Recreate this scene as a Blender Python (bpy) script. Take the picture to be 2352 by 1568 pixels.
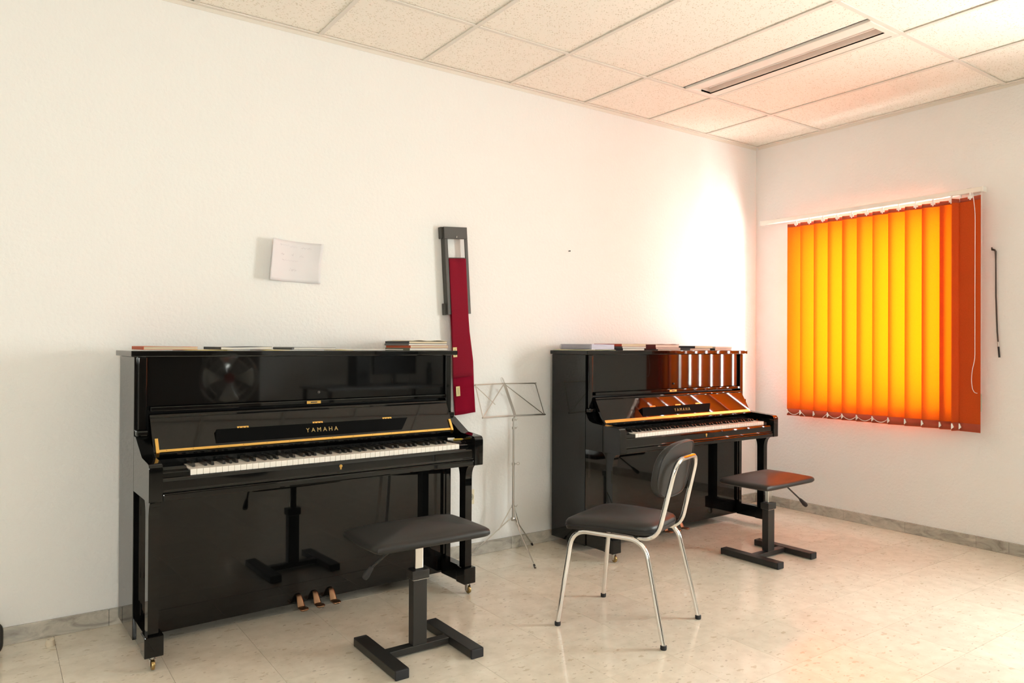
import bpy, bmesh, math, random
from mathutils import Vector, Matrix
PI = math.pi
random.seed(7)
S = bpy.context.scene
for o in list(bpy.data.objects):
    bpy.data.objects.remove(o)

# ------------------------------------------------------------------ camera, sky, lights, exposure
F_PX = 1680.56
CAM = Vector((-4.9864, -3.6576, 1.2386))
yaw, pitch, roll = 0.6165, 0.0054, 0.0048
f = Vector((math.sin(yaw)*math.cos(pitch), math.cos(yaw)*math.cos(pitch), math.sin(pitch)))
r = Vector((math.cos(yaw), -math.sin(yaw), 0)); u = r.cross(f)
r2 = r*math.cos(roll) + u*math.sin(roll); u2 = -r*math.sin(roll) + u*math.cos(roll)
cd = bpy.data.cameras.new('camera'); cam = bpy.data.objects.new('camera', cd)
S.collection.objects.link(cam)
cam.matrix_world = Matrix(((r2.x, u2.x, -f.x, CAM.x), (r2.y, u2.y, -f.y, CAM.y), (r2.z, u2.z, -f.z, CAM.z), (0, 0, 0, 1)))
cd.sensor_width = 36; cd.lens = F_PX/2352*36; cd.clip_start = 0.02; cd.clip_end = 300
S.camera = cam

SKY_STRENGTH = 62.0
w = bpy.data.worlds.new('sky'); S.world = w; w.use_nodes = True
wn = w.node_tree.nodes; wl = w.node_tree.links
bg = wn['Background']
tc = wn.new('ShaderNodeTexCoord'); sx = wn.new('ShaderNodeSeparateXYZ'); cr = wn.new('ShaderNodeValToRGB')
wl.new(tc.outputs['Generated'], sx.inputs[0]); wl.new(sx.outputs['Z'], cr.inputs[0]); wl.new(cr.outputs[0], bg.inputs['Color'])
cr.color_ramp.elements[0].position = 0.0; cr.color_ramp.elements[0].color = (0.96, 0.98, 0.93, 1)
cr.color_ramp.elements[1].position = 0.8; cr.color_ramp.elements[1].color = (0.88, 0.93, 0.95, 1)
bg.inputs['Strength'].default_value = SKY_STRENGTH

H = 2.831           # ceiling height
XL, YF = -6.7, -5.7  # left wall, wall behind the camera
W1 = (-1.46, -0.35, 0.85, 2.11)    # window_1 opening: y0, y1, z0, z1 in the right wall
W2 = (-3.78, -2.76, 0.86, 2.09)    # window_2, right of the frame
W3 = (-5.35, -4.80, 1.00, 1.95)    # window_3: x0, x1, z0, z1 in the wall behind the camera
WT = 0.26

def sky_portal(y0, y1, z0, z1):
    l = bpy.data.lights.new('sky_portal', 'AREA'); l.shape = 'RECTANGLE'
    l.size = y1-y0; l.size_y = z1-z0
    l.cycles.is_portal = True
    o = bpy.data.objects.new('sky_portal', l); S.collection.objects.link(o)
    o.location = (WT+0.01, (y0+y1)/2, (z0+z1)/2)
    # local -Z faces -X (into the room), local X along Y
    o.matrix_world = Matrix(((0, 0, 1, WT+0.01), (1, 0, 0, (y0+y1)/2), (0, 1, 0, (z0+z1)/2), (0, 0, 0, 1)))
sky_portal(*W1); sky_portal(*W2)
l = bpy.data.lights.new('sky_portal', 'AREA'); l.shape = 'RECTANGLE'; l.size = W3[1]-W3[0]; l.size_y = W3[3]-W3[2]; l.cycles.is_portal = True
o = bpy.data.objects.new('sky_portal', l); S.collection.objects.link(o)
o.matrix_world = Matrix(((1, 0, 0, (W3[0]+W3[1])/2), (0, 0, -1, YF-0.16), (0, 1, 0, (W3[2]+W3[3])/2), (0, 0, 0, 1)))

S.view_settings.view_transform = 'Standard'
S.view_settings.look = 'None'
S.view_settings.exposure = 0.0
S.view_settings.gamma = 1.0
S.view_settings.use_curve_mapping = False
S.cycles.max_bounces = 16; S.cycles.diffuse_bounces = 12; S.cycles.glossy_bounces = 4
S.cycles.transmission_bounces = 6; S.cycles.transparent_max_bounces = 8
S.cycles.sample_clamp_indirect = 12.0
S.cycles.use_denoising = True
S.cycles.caustics_reflective = False; S.cycles.caustics_refractive = False

# ------------------------------------------------------------------ material helpers
def mat(name, col, rough=0.5, metal=0.0, spec=None, coat=None, coat_rough=0.05):
    m = bpy.data.materials.new(name); m.use_nodes = True
    b = m.node_tree.nodes['Principled BSDF']
    b.inputs['Base Color'].default_value = (*col, 1); b.inputs['Roughness'].default_value = rough
    b.inputs['Metallic'].default_value = metal
    if spec is not None: b.inputs['Specular IOR Level'].default_value = spec
    if coat: b.inputs['Coat Weight'].default_value = coat; b.inputs['Coat Roughness'].default_value = coat_rough
    return m
def nd(m, t, **kw):
    n = m.node_tree.nodes.new(t)
    for k, v in kw.items(): setattr(n, k, v)
    return n
def lk(m, a, b): m.node_tree.links.new(a, b)
def bs(m): return m.node_tree.nodes['Principled BSDF']
def noise(m, scale, detail=4, rough=0.5, coord=None, dim='3D'):
    n = nd(m, 'ShaderNodeTexNoise'); n.inputs['Scale'].default_value = scale
    n.inputs['Detail'].default_value = detail; n.inputs['Roughness'].default_value = rough
    if coord is not None: lk(m, coord, n.inputs['Vector'])
    return n
def ramp(m, fac, stops):
    n = nd(m, 'ShaderNodeValToRGB'); lk(m, fac, n.inputs[0]); e = n.color_ramp.elements
    e[0].position, e[0].color = stops[0][0], (*stops[0][1], 1)
    e[1].position, e[1].color = stops[-1][0], (*stops[-1][1], 1)
    for p_, c_ in stops[1:-1]:
        x = e.new(p_); x.color = (*c_, 1)
    return n
def mix(m, a, b, fac, mode='MIX'):
    n = nd(m, 'ShaderNodeMix', data_type='RGBA', blend_type=mode)
    for i, v in ((0, fac), (6, a), (7, b)):
        if hasattr(v, 'is_linked'): lk(m, v, n.inputs[i])
        elif i == 0: n.inputs[0].default_value = v
        else: n.inputs[i].default_value = (*v, 1)
    return n.outputs[2]
def bump(m, h, strength, dist, chain=None):
    n = nd(m, 'ShaderNodeBump'); n.inputs['Strength'].default_value = strength; n.inputs['Distance'].default_value = dist
    lk(m, h, n.inputs['Height'])
    if chain is not None: lk(m, chain, n.inputs['Normal'])
    lk(m, n.outputs[0], bs(m).inputs['Normal']); return n.outputs[0]
def pos(m): return nd(m, 'ShaderNodeNewGeometry').outputs['Position']
def mapping(m, v, scale=(1, 1, 1), rot=(0, 0, 0)):
    n = nd(m, 'ShaderNodeMapping'); lk(m, v, n.inputs[0]); n.inputs['Scale'].default_value = scale; n.inputs['Rotation'].default_value = rot
    return n.outputs[0]
def objrand(m): return nd(m, 'ShaderNodeObjectInfo').outputs['Random']

# ------------------------------------------------------------------ materials
M = {}
def wallmat():
    m = mat('wall_plaster', (0.86, 0.84, 0.80), 0.85, spec=0.2); p = pos(m)
    n1 = noise(m, 55, 5, 0.55, p); n2 = noise(m, 0.9, 2, 0.5, p)
    c = mix(m, (0.800, 0.802, 0.800), (0.782, 0.784, 0.782), n2.outputs[0]); lk(m, c, bs(m).inputs['Base Color'])
    bump(m, n1.outputs[0], 0.55, 0.006); return m
M['wall'] = wallmat()
def ceilmat():
    m = mat('mineral_fibre', (0.78, 0.70, 0.58), 0.9, spec=0.1); p = pos(m)
    v = nd(m, 'ShaderNodeTexVoronoi'); v.inputs['Scale'].default_value = 1.0
    ds = noise(m, 60, 2, 0.5, p)
    pv = nd(m, 'ShaderNodeVectorMath', operation='MULTIPLY_ADD'); lk(m, ds.outputs[1], pv.inputs[0]); pv.inputs[1].default_value = (0.012, 0.012, 0); lk(m, p, pv.inputs[2])
    lk(m, mapping(m, pv.outputs[0], (75, 110, 1), (0, 0, 0.5)), v.inputs['Vector'])
    wc = nd(m, 'ShaderNodeSeparateColor'); lk(m, v.outputs['Color'], wc.inputs[0])
    th = nd(m, 'ShaderNodeMath', operation='MULTIPLY'); lk(m, wc.outputs[0], th.inputs[0]); th.inputs[1].default_value = 0.36
    sub = nd(m, 'ShaderNodeMath', operation='SUBTRACT'); lk(m, v.outputs['Distance'], sub.inputs[0]); lk(m, th.outputs[0], sub.inputs[1])
    rr = ramp(m, sub.outputs[0], [(0.0, (0, 0, 0)), (0.10, (1, 1, 1))])
    c = mix(m, (0.70, 0.64, 0.54), (0.875, 0.835, 0.765), rr.outputs[0]); lk(m, c, bs(m).inputs['Base Color'])
    bump(m, rr.outputs[0], 0.6, 0.002); return m
M['ceil'] = ceilmat()
M['grid'] = mat('grid_metal', (0.72, 0.68, 0.62), 0.5)
def floormat():
    m = mat('marble_terrazzo', (0.62, 0.55, 0.44), 0.2, spec=0.4); p0 = pos(m)
    off = nd(m, 'ShaderNodeVectorMath', operation='MULTIPLY_ADD')
    cmb = nd(m, 'ShaderNodeCombineXYZ'); rn = objrand(m); lk(m, rn, cmb.inputs[0]); lk(m, rn, cmb.inputs[1])
    lk(m, cmb.outputs[0], off.inputs[0]); off.inputs[1].default_value = (9.3, 5.7, 0); lk(m, p0, off.inputs[2])
    p = off.outputs[0]
    base = noise(m, 14, 6, 0.6, p)
    c = ramp(m, base.outputs[0], [(0.3, (0.64, 0.575, 0.475)), (0.55, (0.715, 0.65, 0.545)), (0.75, (0.755, 0.695, 0.595))]).outputs[0]
    def chips(scale, thr, col, fac, c, rot):
        v = nd(m, 'ShaderNodeTexVoronoi'); v.inputs['Scale'].default_value = 1.0
        nz = noise(m, 45, 3, 0.6, p)
        pv = nd(m, 'ShaderNodeVectorMath', operation='MULTIPLY_ADD'); lk(m, nz.outputs[1], pv.inputs[0]); pv.inputs[1].default_value = (0.03, 0.03, 0); lk(m, p, pv.inputs[2])
        lk(m, mapping(m, pv.outputs[0], (scale, scale*2.1, 1), (0, 0, rot)), v.inputs['Vector'])
        sc = nd(m, 'ShaderNodeSeparateColor'); lk(m, v.outputs['Color'], sc.inputs[0])
        th = nd(m, 'ShaderNodeMath', operation='MULTIPLY_ADD'); lk(m, sc.outputs[1], th.inputs[0]); th.inputs[1].default_value = thr; th.inputs[2].default_value = -thr*0.55
        sb = nd(m, 'ShaderNodeMath', operation='SUBTRACT'); lk(m, v.outputs['Distance'], sb.inputs[0]); lk(m, th.outputs[0], sb.inputs[1])
        rr = ramp(m, sb.outputs[0], [(0.0, (fac, fac, fac)), (0.06, (0, 0, 0))])
        return mix(m, c, col, rr.outputs[0])
    c = chips(16, 0.55, (0.44, 0.35, 0.23), 0.50, c, 0.3)
    c = chips(38, 0.62, (0.47, 0.39, 0.28), 0.50, c, 0.9)
    c = chips(27, 0.46, (0.30, 0.25, 0.20), 0.5, c, 0.55)
    hv = nd(m, 'ShaderNodeHueSaturation'); lk(m, c, hv.inputs['Color'])
    vm = nd(m, 'ShaderNodeMath', operation='MULTIPLY_ADD'); lk(m, objrand(m), vm.inputs[0]); vm.inputs[1].default_value = 0.07; vm.inputs[2].default_value = 0.965
    lk(m, vm.outputs[0], hv.inputs['Value']); lk(m, hv.outputs[0], bs(m).inputs['Base Color'])
    rg = noise(m, 3.0, 3, 0.6, p0)
    rr = ramp(m, rg.outputs[0], [(0.3, (0.07,)*3), (0.7, (0.16,)*3)]); lk(m, rr.outputs[0], bs(m).inputs['Roughness'])
    bump(m, noise(m, 5, 2, 0.5, p0).outputs[0], 0.06, 0.004)
    return m
M['floor'] = floormat()
M['grout'] = mat('grout', (0.20, 0.16, 0.12), 0.8)
def marble():
    m = mat('grey_marble', (0.45, 0.42, 0.38), 0.25); p = pos(m)
    n = noise(m, 7, 6, 0.65, mapping(m, p, (1, 1, 2.5), (0.3, 0.5, 0)))
    n.inputs['Distortion'].default_value = 1.3
    c = ramp(m, n.outputs[0], [(0.3, (0.25, 0.235, 0.21)), (0.5, (0.42, 0.395, 0.35)), (0.7, (0.54, 0.51, 0.46))]).outputs[0]
    hv = nd(m, 'ShaderNodeHueSaturation'); lk(m, c, hv.inputs['Color'])
    vm = nd(m, 'ShaderNodeMath', operation='MULTIPLY_ADD'); lk(m, objrand(m), vm.inputs[0]); vm.inputs[1].default_value = 0.3; vm.inputs[2].default_value = 0.85
    lk(m, vm.outputs[0], hv.inputs['Value']); lk(m, hv.outputs[0], bs(m).inputs['Base Color']); return m
M['marble'] = marble()
M['lacquer'] = mat('black_lacquer', (0.003, 0.003, 0.003), 0.035, spec=0.45)
M['lacq_in'] = mat('black_lacquer_inner', (0.006, 0.006, 0.006), 0.2, spec=0.3)
M['dark_refl'] = mat('dark_reflection_black', (0.003, 0.003, 0.003), 0.5, spec=0.03)  # music desk's dark reflection is put into this nearly gloss-free black
M['gold'] = mat('brass', (0.80, 0.50, 0.14), 0.3, 1.0)
M['oldbrass'] = mat('tarnished_brass', (0.42, 0.29, 0.12), 0.3, 1.0)
M['goldp'] = mat('gold_print', (0.42, 0.29, 0.10), 0.45, 0.4)
M['copper'] = mat('worn_pedal_brass', (0.30, 0.17, 0.10), 0.34, 1.0)
M['ivory'] = mat('white_key_plastic', (0.80, 0.76, 0.70), 0.25)
M['ebony'] = mat('black_key_plastic', (0.012, 0.012, 0.012), 0.3)
M['felt'] = mat('red_felt', (0.25, 0.01, 0.02), 0.9)
M['chrome'] = mat('chrome', (0.80, 0.80, 0.79), 0.10, 1.0)
M['nickel'] = mat('nickel_plate', (0.55, 0.52, 0.48), 0.3, 1.0)
M['blackm'] = mat('black_painted_steel', (0.018, 0.017, 0.016), 0.42)
M['rubber'] = mat('black_rubber', (0.015, 0.014, 0.016), 0.7)
def vinyl(name, col):
    m = mat(name, col, 0.45, spec=0.45); p = pos(m)
    v = nd(m, 'ShaderNodeTexVoronoi'); v.inputs['Scale'].default_value = 420; lk(m, p, v.inputs['Vector'])
    bump(m, v.outputs['Distance'], 0.15, 0.0006); return m
M['vinyl'] = vinyl('black_vinyl', (0.013, 0.012, 0.0115))
M['whitemetal'] = mat('white_enamel', (0.80, 0.76, 0.70), 0.35)
M['whitepl'] = mat('white_plastic', (0.82, 0.80, 0.76), 0.4)
M['cream'] = mat('cream_plastic', (0.74, 0.68, 0.52), 0.4)
M['alu'] = mat('window_aluminium', (0.55, 0.55, 0.55), 0.35, 0.6)
def fabric():
    m = bpy.data.materials.new('orange_blind_fabric'); m.use_nodes = True
    nt = m.node_tree; nt.nodes.remove(nt.nodes['Principled BSDF']); out = nt.nodes['Material Output']
    d = nd(m, 'ShaderNodeBsdfDiffuse'); t = nd(m, 'ShaderNodeBsdfTranslucent')
    n = noise(m, 500, 2, 0.5, mapping(m, pos(m), (1, 1, 0.25)))
    c = ramp(m, n.outputs[0], [(0.3, (0.50, 0.075, 0.018)), (0.7, (0.60, 0.092, 0.023))]); lk(m, c.outputs[0], d.inputs[0])
    t.inputs[0].default_value = (0.49, 0.078, 0.0002, 1)
    mx = nd(m, 'ShaderNodeMixShader'); mx.inputs[0].default_value = 0.25
    lk(m, d.outputs[0], mx.inputs[1]); lk(m, t.outputs[0], mx.inputs[2]); lk(m, mx.outputs[0], out.inputs[0]); return m
M['fabric'] = fabric()
M['hem'] = mat('orange_hem', (0.36, 0.055, 0.022), 0.8)
def glass():
    m = bpy.data.materials.new('window_glass'); m.use_nodes = True
    nt = m.node_tree; nt.nodes.remove(nt.nodes['Principled BSDF']); out = nt.nodes['Material Output']
    a = nd(m, 'ShaderNodeBsdfTransparent'); a.inputs[0].default_value = (0.94, 0.95, 0.94, 1)
    g = nd(m, 'ShaderNodeBsdfGlossy'); g.inputs['Roughness'].default_value = 0.0
    fr = nd(m, 'ShaderNodeFresnel'); fr.inputs[0].default_value = 1.45
    ge = nd(m, 'ShaderNodeNewGeometry'); iv = nd(m, 'ShaderNodeMath', operation='SUBTRACT'); iv.inputs[0].default_value = 1.0; lk(m, ge.outputs['Backfacing'], iv.inputs[1])
    ml = nd(m, 'ShaderNodeMath', operation='MULTIPLY'); lk(m, fr.outputs[0], ml.inputs[0]); lk(m, iv.outputs[0], ml.inputs[1])
    mx = nd(m, 'ShaderNodeMixShader'); lk(m, ml.outputs[0], mx.inputs[0]); lk(m, a.outputs[0], mx.inputs[1]); lk(m, g.outputs[0], mx.inputs[2])
    lk(m, mx.outputs[0], out.inputs[0]); return m
M['glass'] = glass()
def cloth(name, a, b):
    m = mat(name, a, 0.95, spec=0.05); p = pos(m)
    n = noise(m, 260, 3, 0.6, p); c = mix(m, a, b, n.outputs[0]); lk(m, c, bs(m).inputs['Base Color'])
    bump(m, n.outputs[0], 0.3, 0.001); bs(m).inputs['Sheen Weight'].default_value = 0.2
    bs(m).inputs['Sheen Tint'].default_value = (0.8, 0.1, 0.15, 1); return m
M['maroon'] = cloth('maroon_felt', (0.175, 0.003, 0.016), (0.235, 0.006, 0.024))
M['maroon2'] = cloth('maroon_felt_front', (0.165, 0.008, 0.019), (0.215, 0.013, 0.028))
M['charcoal'] = mat('charcoal_plastic', (0.052, 0.048, 0.043), 0.5)
M['tag'] = mat('yellow_tag', (0.66, 0.55, 0.28), 0.7)
M['ink'] = mat('black_ink', (0.03, 0.03, 0.03), 0.8)
M['paper'] = mat('white_paper', (0.70, 0.68, 0.71), 0.8)
M['pencil_ink'] = mat('faint_pencil', (0.58, 0.56, 0.60), 0.8)
def pages(name, col):
    m = mat(name, col, 0.85); p = nd(m, 'ShaderNodeTexCoord').outputs['Object']
    n = noise(m, 900, 2, 0.5, mapping(m, p, (0.01, 0.01, 1)))
    c = mix(m, col, tuple(x*0.72 for x in col), ramp(m, n.outputs[0], [(0.45, (0, 0, 0)), (0.62, (1, 1, 1))]).outputs[0]); lk(m, c, bs(m).inputs['Base Color']); return m
M['pg_cream'] = pages('cream_pages', (0.66, 0.56, 0.40)); M['pg_white'] = pages('white_pages', (0.74, 0.70, 0.64))
M['pg_lilac'] = pages('lilac_pages', (0.58, 0.57, 0.70)); M['pg_pink'] = pages('pinkish_pages', (0.72, 0.56, 0.48))
def flat(n, c, r_=0.6):
    if n not in M: M[n] = mat(n, c, r_)
    return M[n]

# ------------------------------------------------------------------ mesh helpers
def link(o, parent=None):
    S.collection.objects.link(o)
    if parent is not None: o.parent = parent
    return o
class MB:
    def __init__(s): s.bm = bmesh.new()
    def _add(s, vs, fs):
        b = [s.bm.verts.new(v) for v in vs]
        out = []
        for f_ in fs:
            try: out.append(s.bm.faces.new([b[i] for i in f_]))
            except ValueError: pass
        return b, out
    def _bev(s, faces, w_, seg):
        if w_ > 0:
            ed = {e for f_ in faces for e in f_.edges}
            bmesh.ops.bevel(s.bm, geom=list(ed), offset=w_, segments=seg, affect='EDGES', profile=0.6, clamp_overlap=True)
    def box(s, x0, x1, y0, y1, z0, z1, bev=0, seg=1):
        vs = [(x, y, z) for x in (x0, x1) for y in (y0, y1) for z in (z0, z1)]
        fs = [(0, 1, 3, 2), (4, 6, 7, 5), (0, 4, 5, 1), (2, 3, 7, 6), (0, 2, 6, 4), (1, 5, 7, 3)]
        _, f_ = s._add(vs, fs); s._bev(f_, bev, seg); return s
    def prism(s, pts, axis, a, b, bev=0, seg=1):
        """pts: 2D outline; extruded along axis (0=x: pts are (y,z); 1=y: (x,z); 2=z: (x,y))"""
        def P(p_, t):
            return (t, p_[0], p_[1]) if axis == 0 else (p_[0], t, p_[1]) if axis == 1 else (p_[0], p_[1], t)
        n = len(pts); vs = [P(p_, a) for p_ in pts] + [P(p_, b) for p_ in pts]
        fs = [tuple(range(n)), tuple(range(2*n-1, n-1, -1))] + [(i, i+n, (i+1) % n+n, (i+1) % n) for i in range(n)]
        _, f_ = s._add(vs, fs); s._bev(f_, bev, seg); return s
    def tube(s, path, rad, n=10, cap=True, closed=False):
        path = [Vector(p_) for p_ in path]; rads = rad if isinstance(rad, (list, tuple)) else [rad]*len(path)
        rings = []; N = len(path); up = None
        for i, p_ in enumerate(path):
            a = path[(i-1) % N] if (closed or i > 0) else p_; b = path[(i+1) % N] if (closed or i < N-1) else p_
            t = (b-a).normalized()
            if up is None:
                up = Vector((0, 0, 1)) if abs(t.z) < 0.9 else Vector((1, 0, 0))
            x = (up - t*up.dot(t))
            if x.length < 1e-6: x = Vector((0, 1, 0)) - t*t.y
            x.normalize(); y = t.cross(x); up = x
            rings.append([s.bm.verts.new(p_ + (x*math.cos(2*PI*k/n)+y*math.sin(2*PI*k/n))*rads[i]) for k in range(n)])
        for i in range(N if closed else N-1):
            A, B = rings[i], rings[(i+1) % N]
            for k in range(n): s.bm.faces.new((A[k], A[(k+1) % n], B[(k+1) % n], B[k]))
        if cap and not closed:
            s.bm.faces.new(rings[0][::-1]); s.bm.faces.new(rings[-1])
        return s
    def flatbar(s, a, b, w_, t_, nrm):
        """rectangular bar from a to b, width w_ across, thickness t_ along nrm"""
        a, b, nrm = Vector(a), Vector(b), Vector(nrm).normalized(); d = (b-a).normalized(); x = d.cross(nrm).normalized(); n2 = x.cross(d)
        vs = [q + x*sx_*w_/2 + n2*sy_*t_/2 for q in (a, b) for sx_, sy_ in ((-1, -1), (1, -1), (1, 1), (-1, 1))]
        s._add(vs, [(3, 2, 1, 0), (4, 5, 6, 7), (0, 1, 5, 4), (1, 2, 6, 5), (2, 3, 7, 6), (3, 0, 4, 7)]); return s
    def lathe(s, prof, c=(0, 0, 0), n=20, axis=2):
        rings = []
        for rr, h in prof:
            ring = []
            for k in range(n):
                a = 2*PI*k/n; x, y = rr*math.cos(a), rr*math.sin(a)
                v = (x, y, h) if axis == 2 else (h, x, y) if axis == 0 else (x, h, y)
                ring.append(s.bm.verts.new(Vector(v)+Vector(c)))
            rings.append(ring)
        for A, B in zip(rings, rings[1:]):
            for k in range(n): s.bm.faces.new((A[k], A[(k+1) % n], B[(k+1) % n], B[k]))
        s.bm.faces.new(rings[0][::-1]); s.bm.faces.new(rings[-1]); return s
    def grid(s, fn, nu, nv):
        g = [[s.bm.verts.new(fn(i/nu, j/nv)) for j in range(nv+1)] for i in range(nu+1)]
        for i in range(nu):
            for j in range(nv): s.bm.faces.new((g[i][j], g[i+1][j], g[i+1][j+1], g[i][j+1]))
        return s
    def mesh(s, name, m, smooth=False):
        bmesh.ops.recalc_face_normals(s.bm, faces=s.bm.faces)
        me = bpy.data.meshes.new(name); s.bm.to_mesh(me); s.bm.free(); me.materials.append(m)
        if smooth:
            me.polygons.foreach_set('use_smooth', [True]*len(me.polygons))
            try: me.set_sharp_from_angle(angle=math.radians(40))
            except Exception: pass
        return me
    def build(s, name, m, parent=None, smooth=False, loc=None, rot=None):
        o = bpy.data.objects.new(name, s.mesh(name, m, smooth)); link(o, parent)
        if loc is not None: o.location = loc
        if rot is not None: o.rotation_euler = rot
        return o
def empty(name, loc=(0, 0, 0), rz=0):
    o = bpy.data.objects.new(name, None); link(o); o.location = loc; o.rotation_euler = (0, 0, rz); o.empty_display_size = 0.1; return o
def tag(o, label, cat, group=None):
    o['label'] = label; o['category'] = cat
    if group: o['group'] = group
    return o
def struct(o): o['kind'] = 'structure'; return o
def solidify(o, t, off=0):
    md = o.modifiers.new('solid', 'SOLIDIFY'); md.thickness = t; md.offset = off; return o
def text(s, size, m, parent, depth=0.0006, name='lettering', spacing=1.0, align='CENTER'):
    c = bpy.data.curves.new(name, 'FONT'); c.body = s; c.size = size; c.extrude = depth; c.align_x = align; c.align_y = 'CENTER'; c.space_character = spacing
    tmp = bpy.data.objects.new('tmp_text', c); S.collection.objects.link(tmp)
    dg = bpy.context.evaluated_depsgraph_get(); dg.update()
    me = bpy.data.meshes.new_from_object(tmp.evaluated_get(dg)); bpy.data.objects.remove(tmp)
    me.materials.clear(); me.materials.append(m)
    return link(bpy.data.objects.new(name, me), parent)
def arc(c, rad, a0, a1, n, plane='xz'):
    out = []
    for i in range(n+1):
        a = a0+(a1-a0)*i/n; p_, q_ = rad*math.cos(a), rad*math.sin(a)
        out.append({'xz': (c[0]+p_, c[1], c[2]+q_), 'yz': (c[0], c[1]+p_, c[2]+q_), 'xy': (c[0]+p_, c[1]+q_, c[2])}[plane])
    return out
def fillet(pts, rad, n=6):
    """round the corners of a 3D polyline"""
    pts = [Vector(p_) for p_ in pts]; out = [pts[0]]
    for i in range(1, len(pts)-1):
        a, b, c = pts[i-1], pts[i], pts[i+1]; rr = rad[i-1] if isinstance(rad, (list, tuple)) else rad
        d1 = (a-b); d2 = (c-b); l = min(rr, d1.length*0.49, d2.length*0.49); s_ = b+d1.normalized()*l; e_ = b+d2.normalized()*l
        for k in range(n+1):
            t = k/n; out.append(s_*(1-t)**2 + b*2*t*(1-t) + e_*t*t)
    out.append(pts[-1]); return out

# ------------------------------------------------------------------ room shell
T = 0.15
struct(MB().box(XL-T, WT, 0, T, -0.02, H+0.25).build('wall_back', M['wall']))
struct(MB().box(XL-T, XL, YF, 0, -0.02, H+0.25).build('wall_left', M['wall']))
mb = MB().box(XL-T, W3[0], YF-T, YF, -0.02, H+0.25).box(W3[1], WT, YF-T, YF, -0.02, H+0.25).box(W3[0], W3[1], YF-T, YF, -0.02, W3[2]).box(W3[0], W3[1], YF-T, YF, W3[3], H+0.25)
struct(mb.build('wall_front', M['wall']))
mb = MB()
ys = [YF, W2[0], W2[1], W1[0], W1[1], 0.0]
mb.box(0, WT, ys[0], ys[1], -0.02, H+0.25); mb.box(0, WT, ys[2], ys[3], -0.02, H+0.25); mb.box(0, WT, ys[4], ys[5], -0.02, H+0.25)
for (a, b, z0, z1) in (W1, W2):
    mb.box(0, WT, a, b, -0.02, z0); mb.box(0, WT, a, b, z1, H+0.25)
struct(mb.build('wall_right', M['wall']))
# floor: grout bed, tiles on it
floor = struct(MB().box(XL-T, WT, YF-T, T, -0.08, -0.0035).build('floor', M['grout']))
PX, PY = 0.3345, 0.3335
X0, Y0 = -1.09, -1.968
def in_view(x, y, z, pad=0.03):
    d = Vector((x, y, z))-CAM; zz = d.dot(f)
    if zz < 0.3: return False
    a, b = d.dot(r2)/zz*F_PX/1176, d.dot(u2)/zz*F_PX/784
    return abs(a) < 1+pad and abs(b) < 1+pad
full = MB().box(0.0006, PX-0.0006, 0.0006, PY-0.0006, -0.012, 0).mesh('tile', M['floor'])
rest = MB()
i0 = math.floor((XL-X0)/PX); j0 = math.floor((YF-Y0)/PY)
for i in range(i0, 5):
    for j in range(j0, 8):
        xa, ya = X0+i*PX, Y0+j*PY; xb, yb = min(xa+PX, 0), min(ya+PY, 0); xc, yc = max(xa, XL), max(ya, YF)
        if xb-xc < 0.004 or yb-yc < 0.004: continue
        vis = any(in_view(x, y, 0) for x in (xc, (xc+xb)/2, xb) for y in (yc, (yc+yb)/2, yb))
        whole = abs(xb-xc-PX) < 1e-6 and abs(yb-yc-PY) < 1e-6
        if vis and whole:
            o = bpy.data.objects.new('tile', full); link(o, floor); o.location = (xa, ya, 0)
        elif vis:
            MB().box(xc+0.0008, xb-0.0008, yc+0.0008, yb-0.0008, -0.012, 0).build('tile', M['floor'], floor)
        else:
            rest.box(xc+0.0008, xb-0.0008, yc+0.0008, yb-0.0008, -0.012, 0)
o = rest.build('tile', M['floor'], floor); o['kind'] = 'stuff'
# ceiling: slab, grid runners, tiles
ceil = struct(MB().box(XL-T, WT, YF-T, T, H+0.12, H+0.25).build('ceiling', M['wall']))
GX = [-(0.625+0.6*i) for i in range(-1, 11)]; GY = [-(0.573+1.2*j) for j in range(0, 5)]
GX = [g for g in GX if XL < g < -0.05]
LIGHTS = [(1, 1, 'one'), ]
for g in GX: MB().box(g-0.012, g+0.012, YF, 0, H, H+0.005, bev=0.001).build('grid_runner', M['grid'], ceil)
for g in GY:
    xs = sorted(GX+[XL, 0.0])
    for a, b in zip(xs, xs[1:]):
        MB().box((a+0.012 if a > XL else a), (b-0.012 if b < 0 else b), g-0.012, g+0.012, H, H+0.005, bev=0.001).build('grid_runner', M['grid'], ceil)
MB().box(XL, 0, -0.022, 0, H-0.002, H+0.004).box(XL, 0, -0.002, 0, H-0.02, H).build('edge_trim', M['grid'], ceil)
MB().box(-0.022, 0, YF, -0.022, H-0.002, H+0.004).box(-0.002, 0, YF, -0.022, H-0.02, H).build('edge_trim', M['grid'], ceil)
xs = sorted(GX+[XL, 0.0]); ysg = sorted(GY+[YF, 0.0])
LX0, LX1, LY0, LY1 = -1.520, -1.222, -1.773, -0.573
for a, b in zip(xs, xs[1:]):
    for c, d in zip(ysg, ysg[1:]):
        x0_, x1_ = a+0.003, b-0.003
        if abs(c-LY0) < 0.01 and LX0-0.4 < a < LX1 and b > LX0 and a < LX1-0.05:   # half of this bay holds the lamp
            x1_ = LX0-0.003
        dz = random.uniform(0, 0.0015)
        MB().box(x0_, x1_, c+0.003, d-0.003, H+0.006+dz, H+0.021+dz, bev=0.001).build('ceiling_tile', M['ceil'], ceil)
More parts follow.
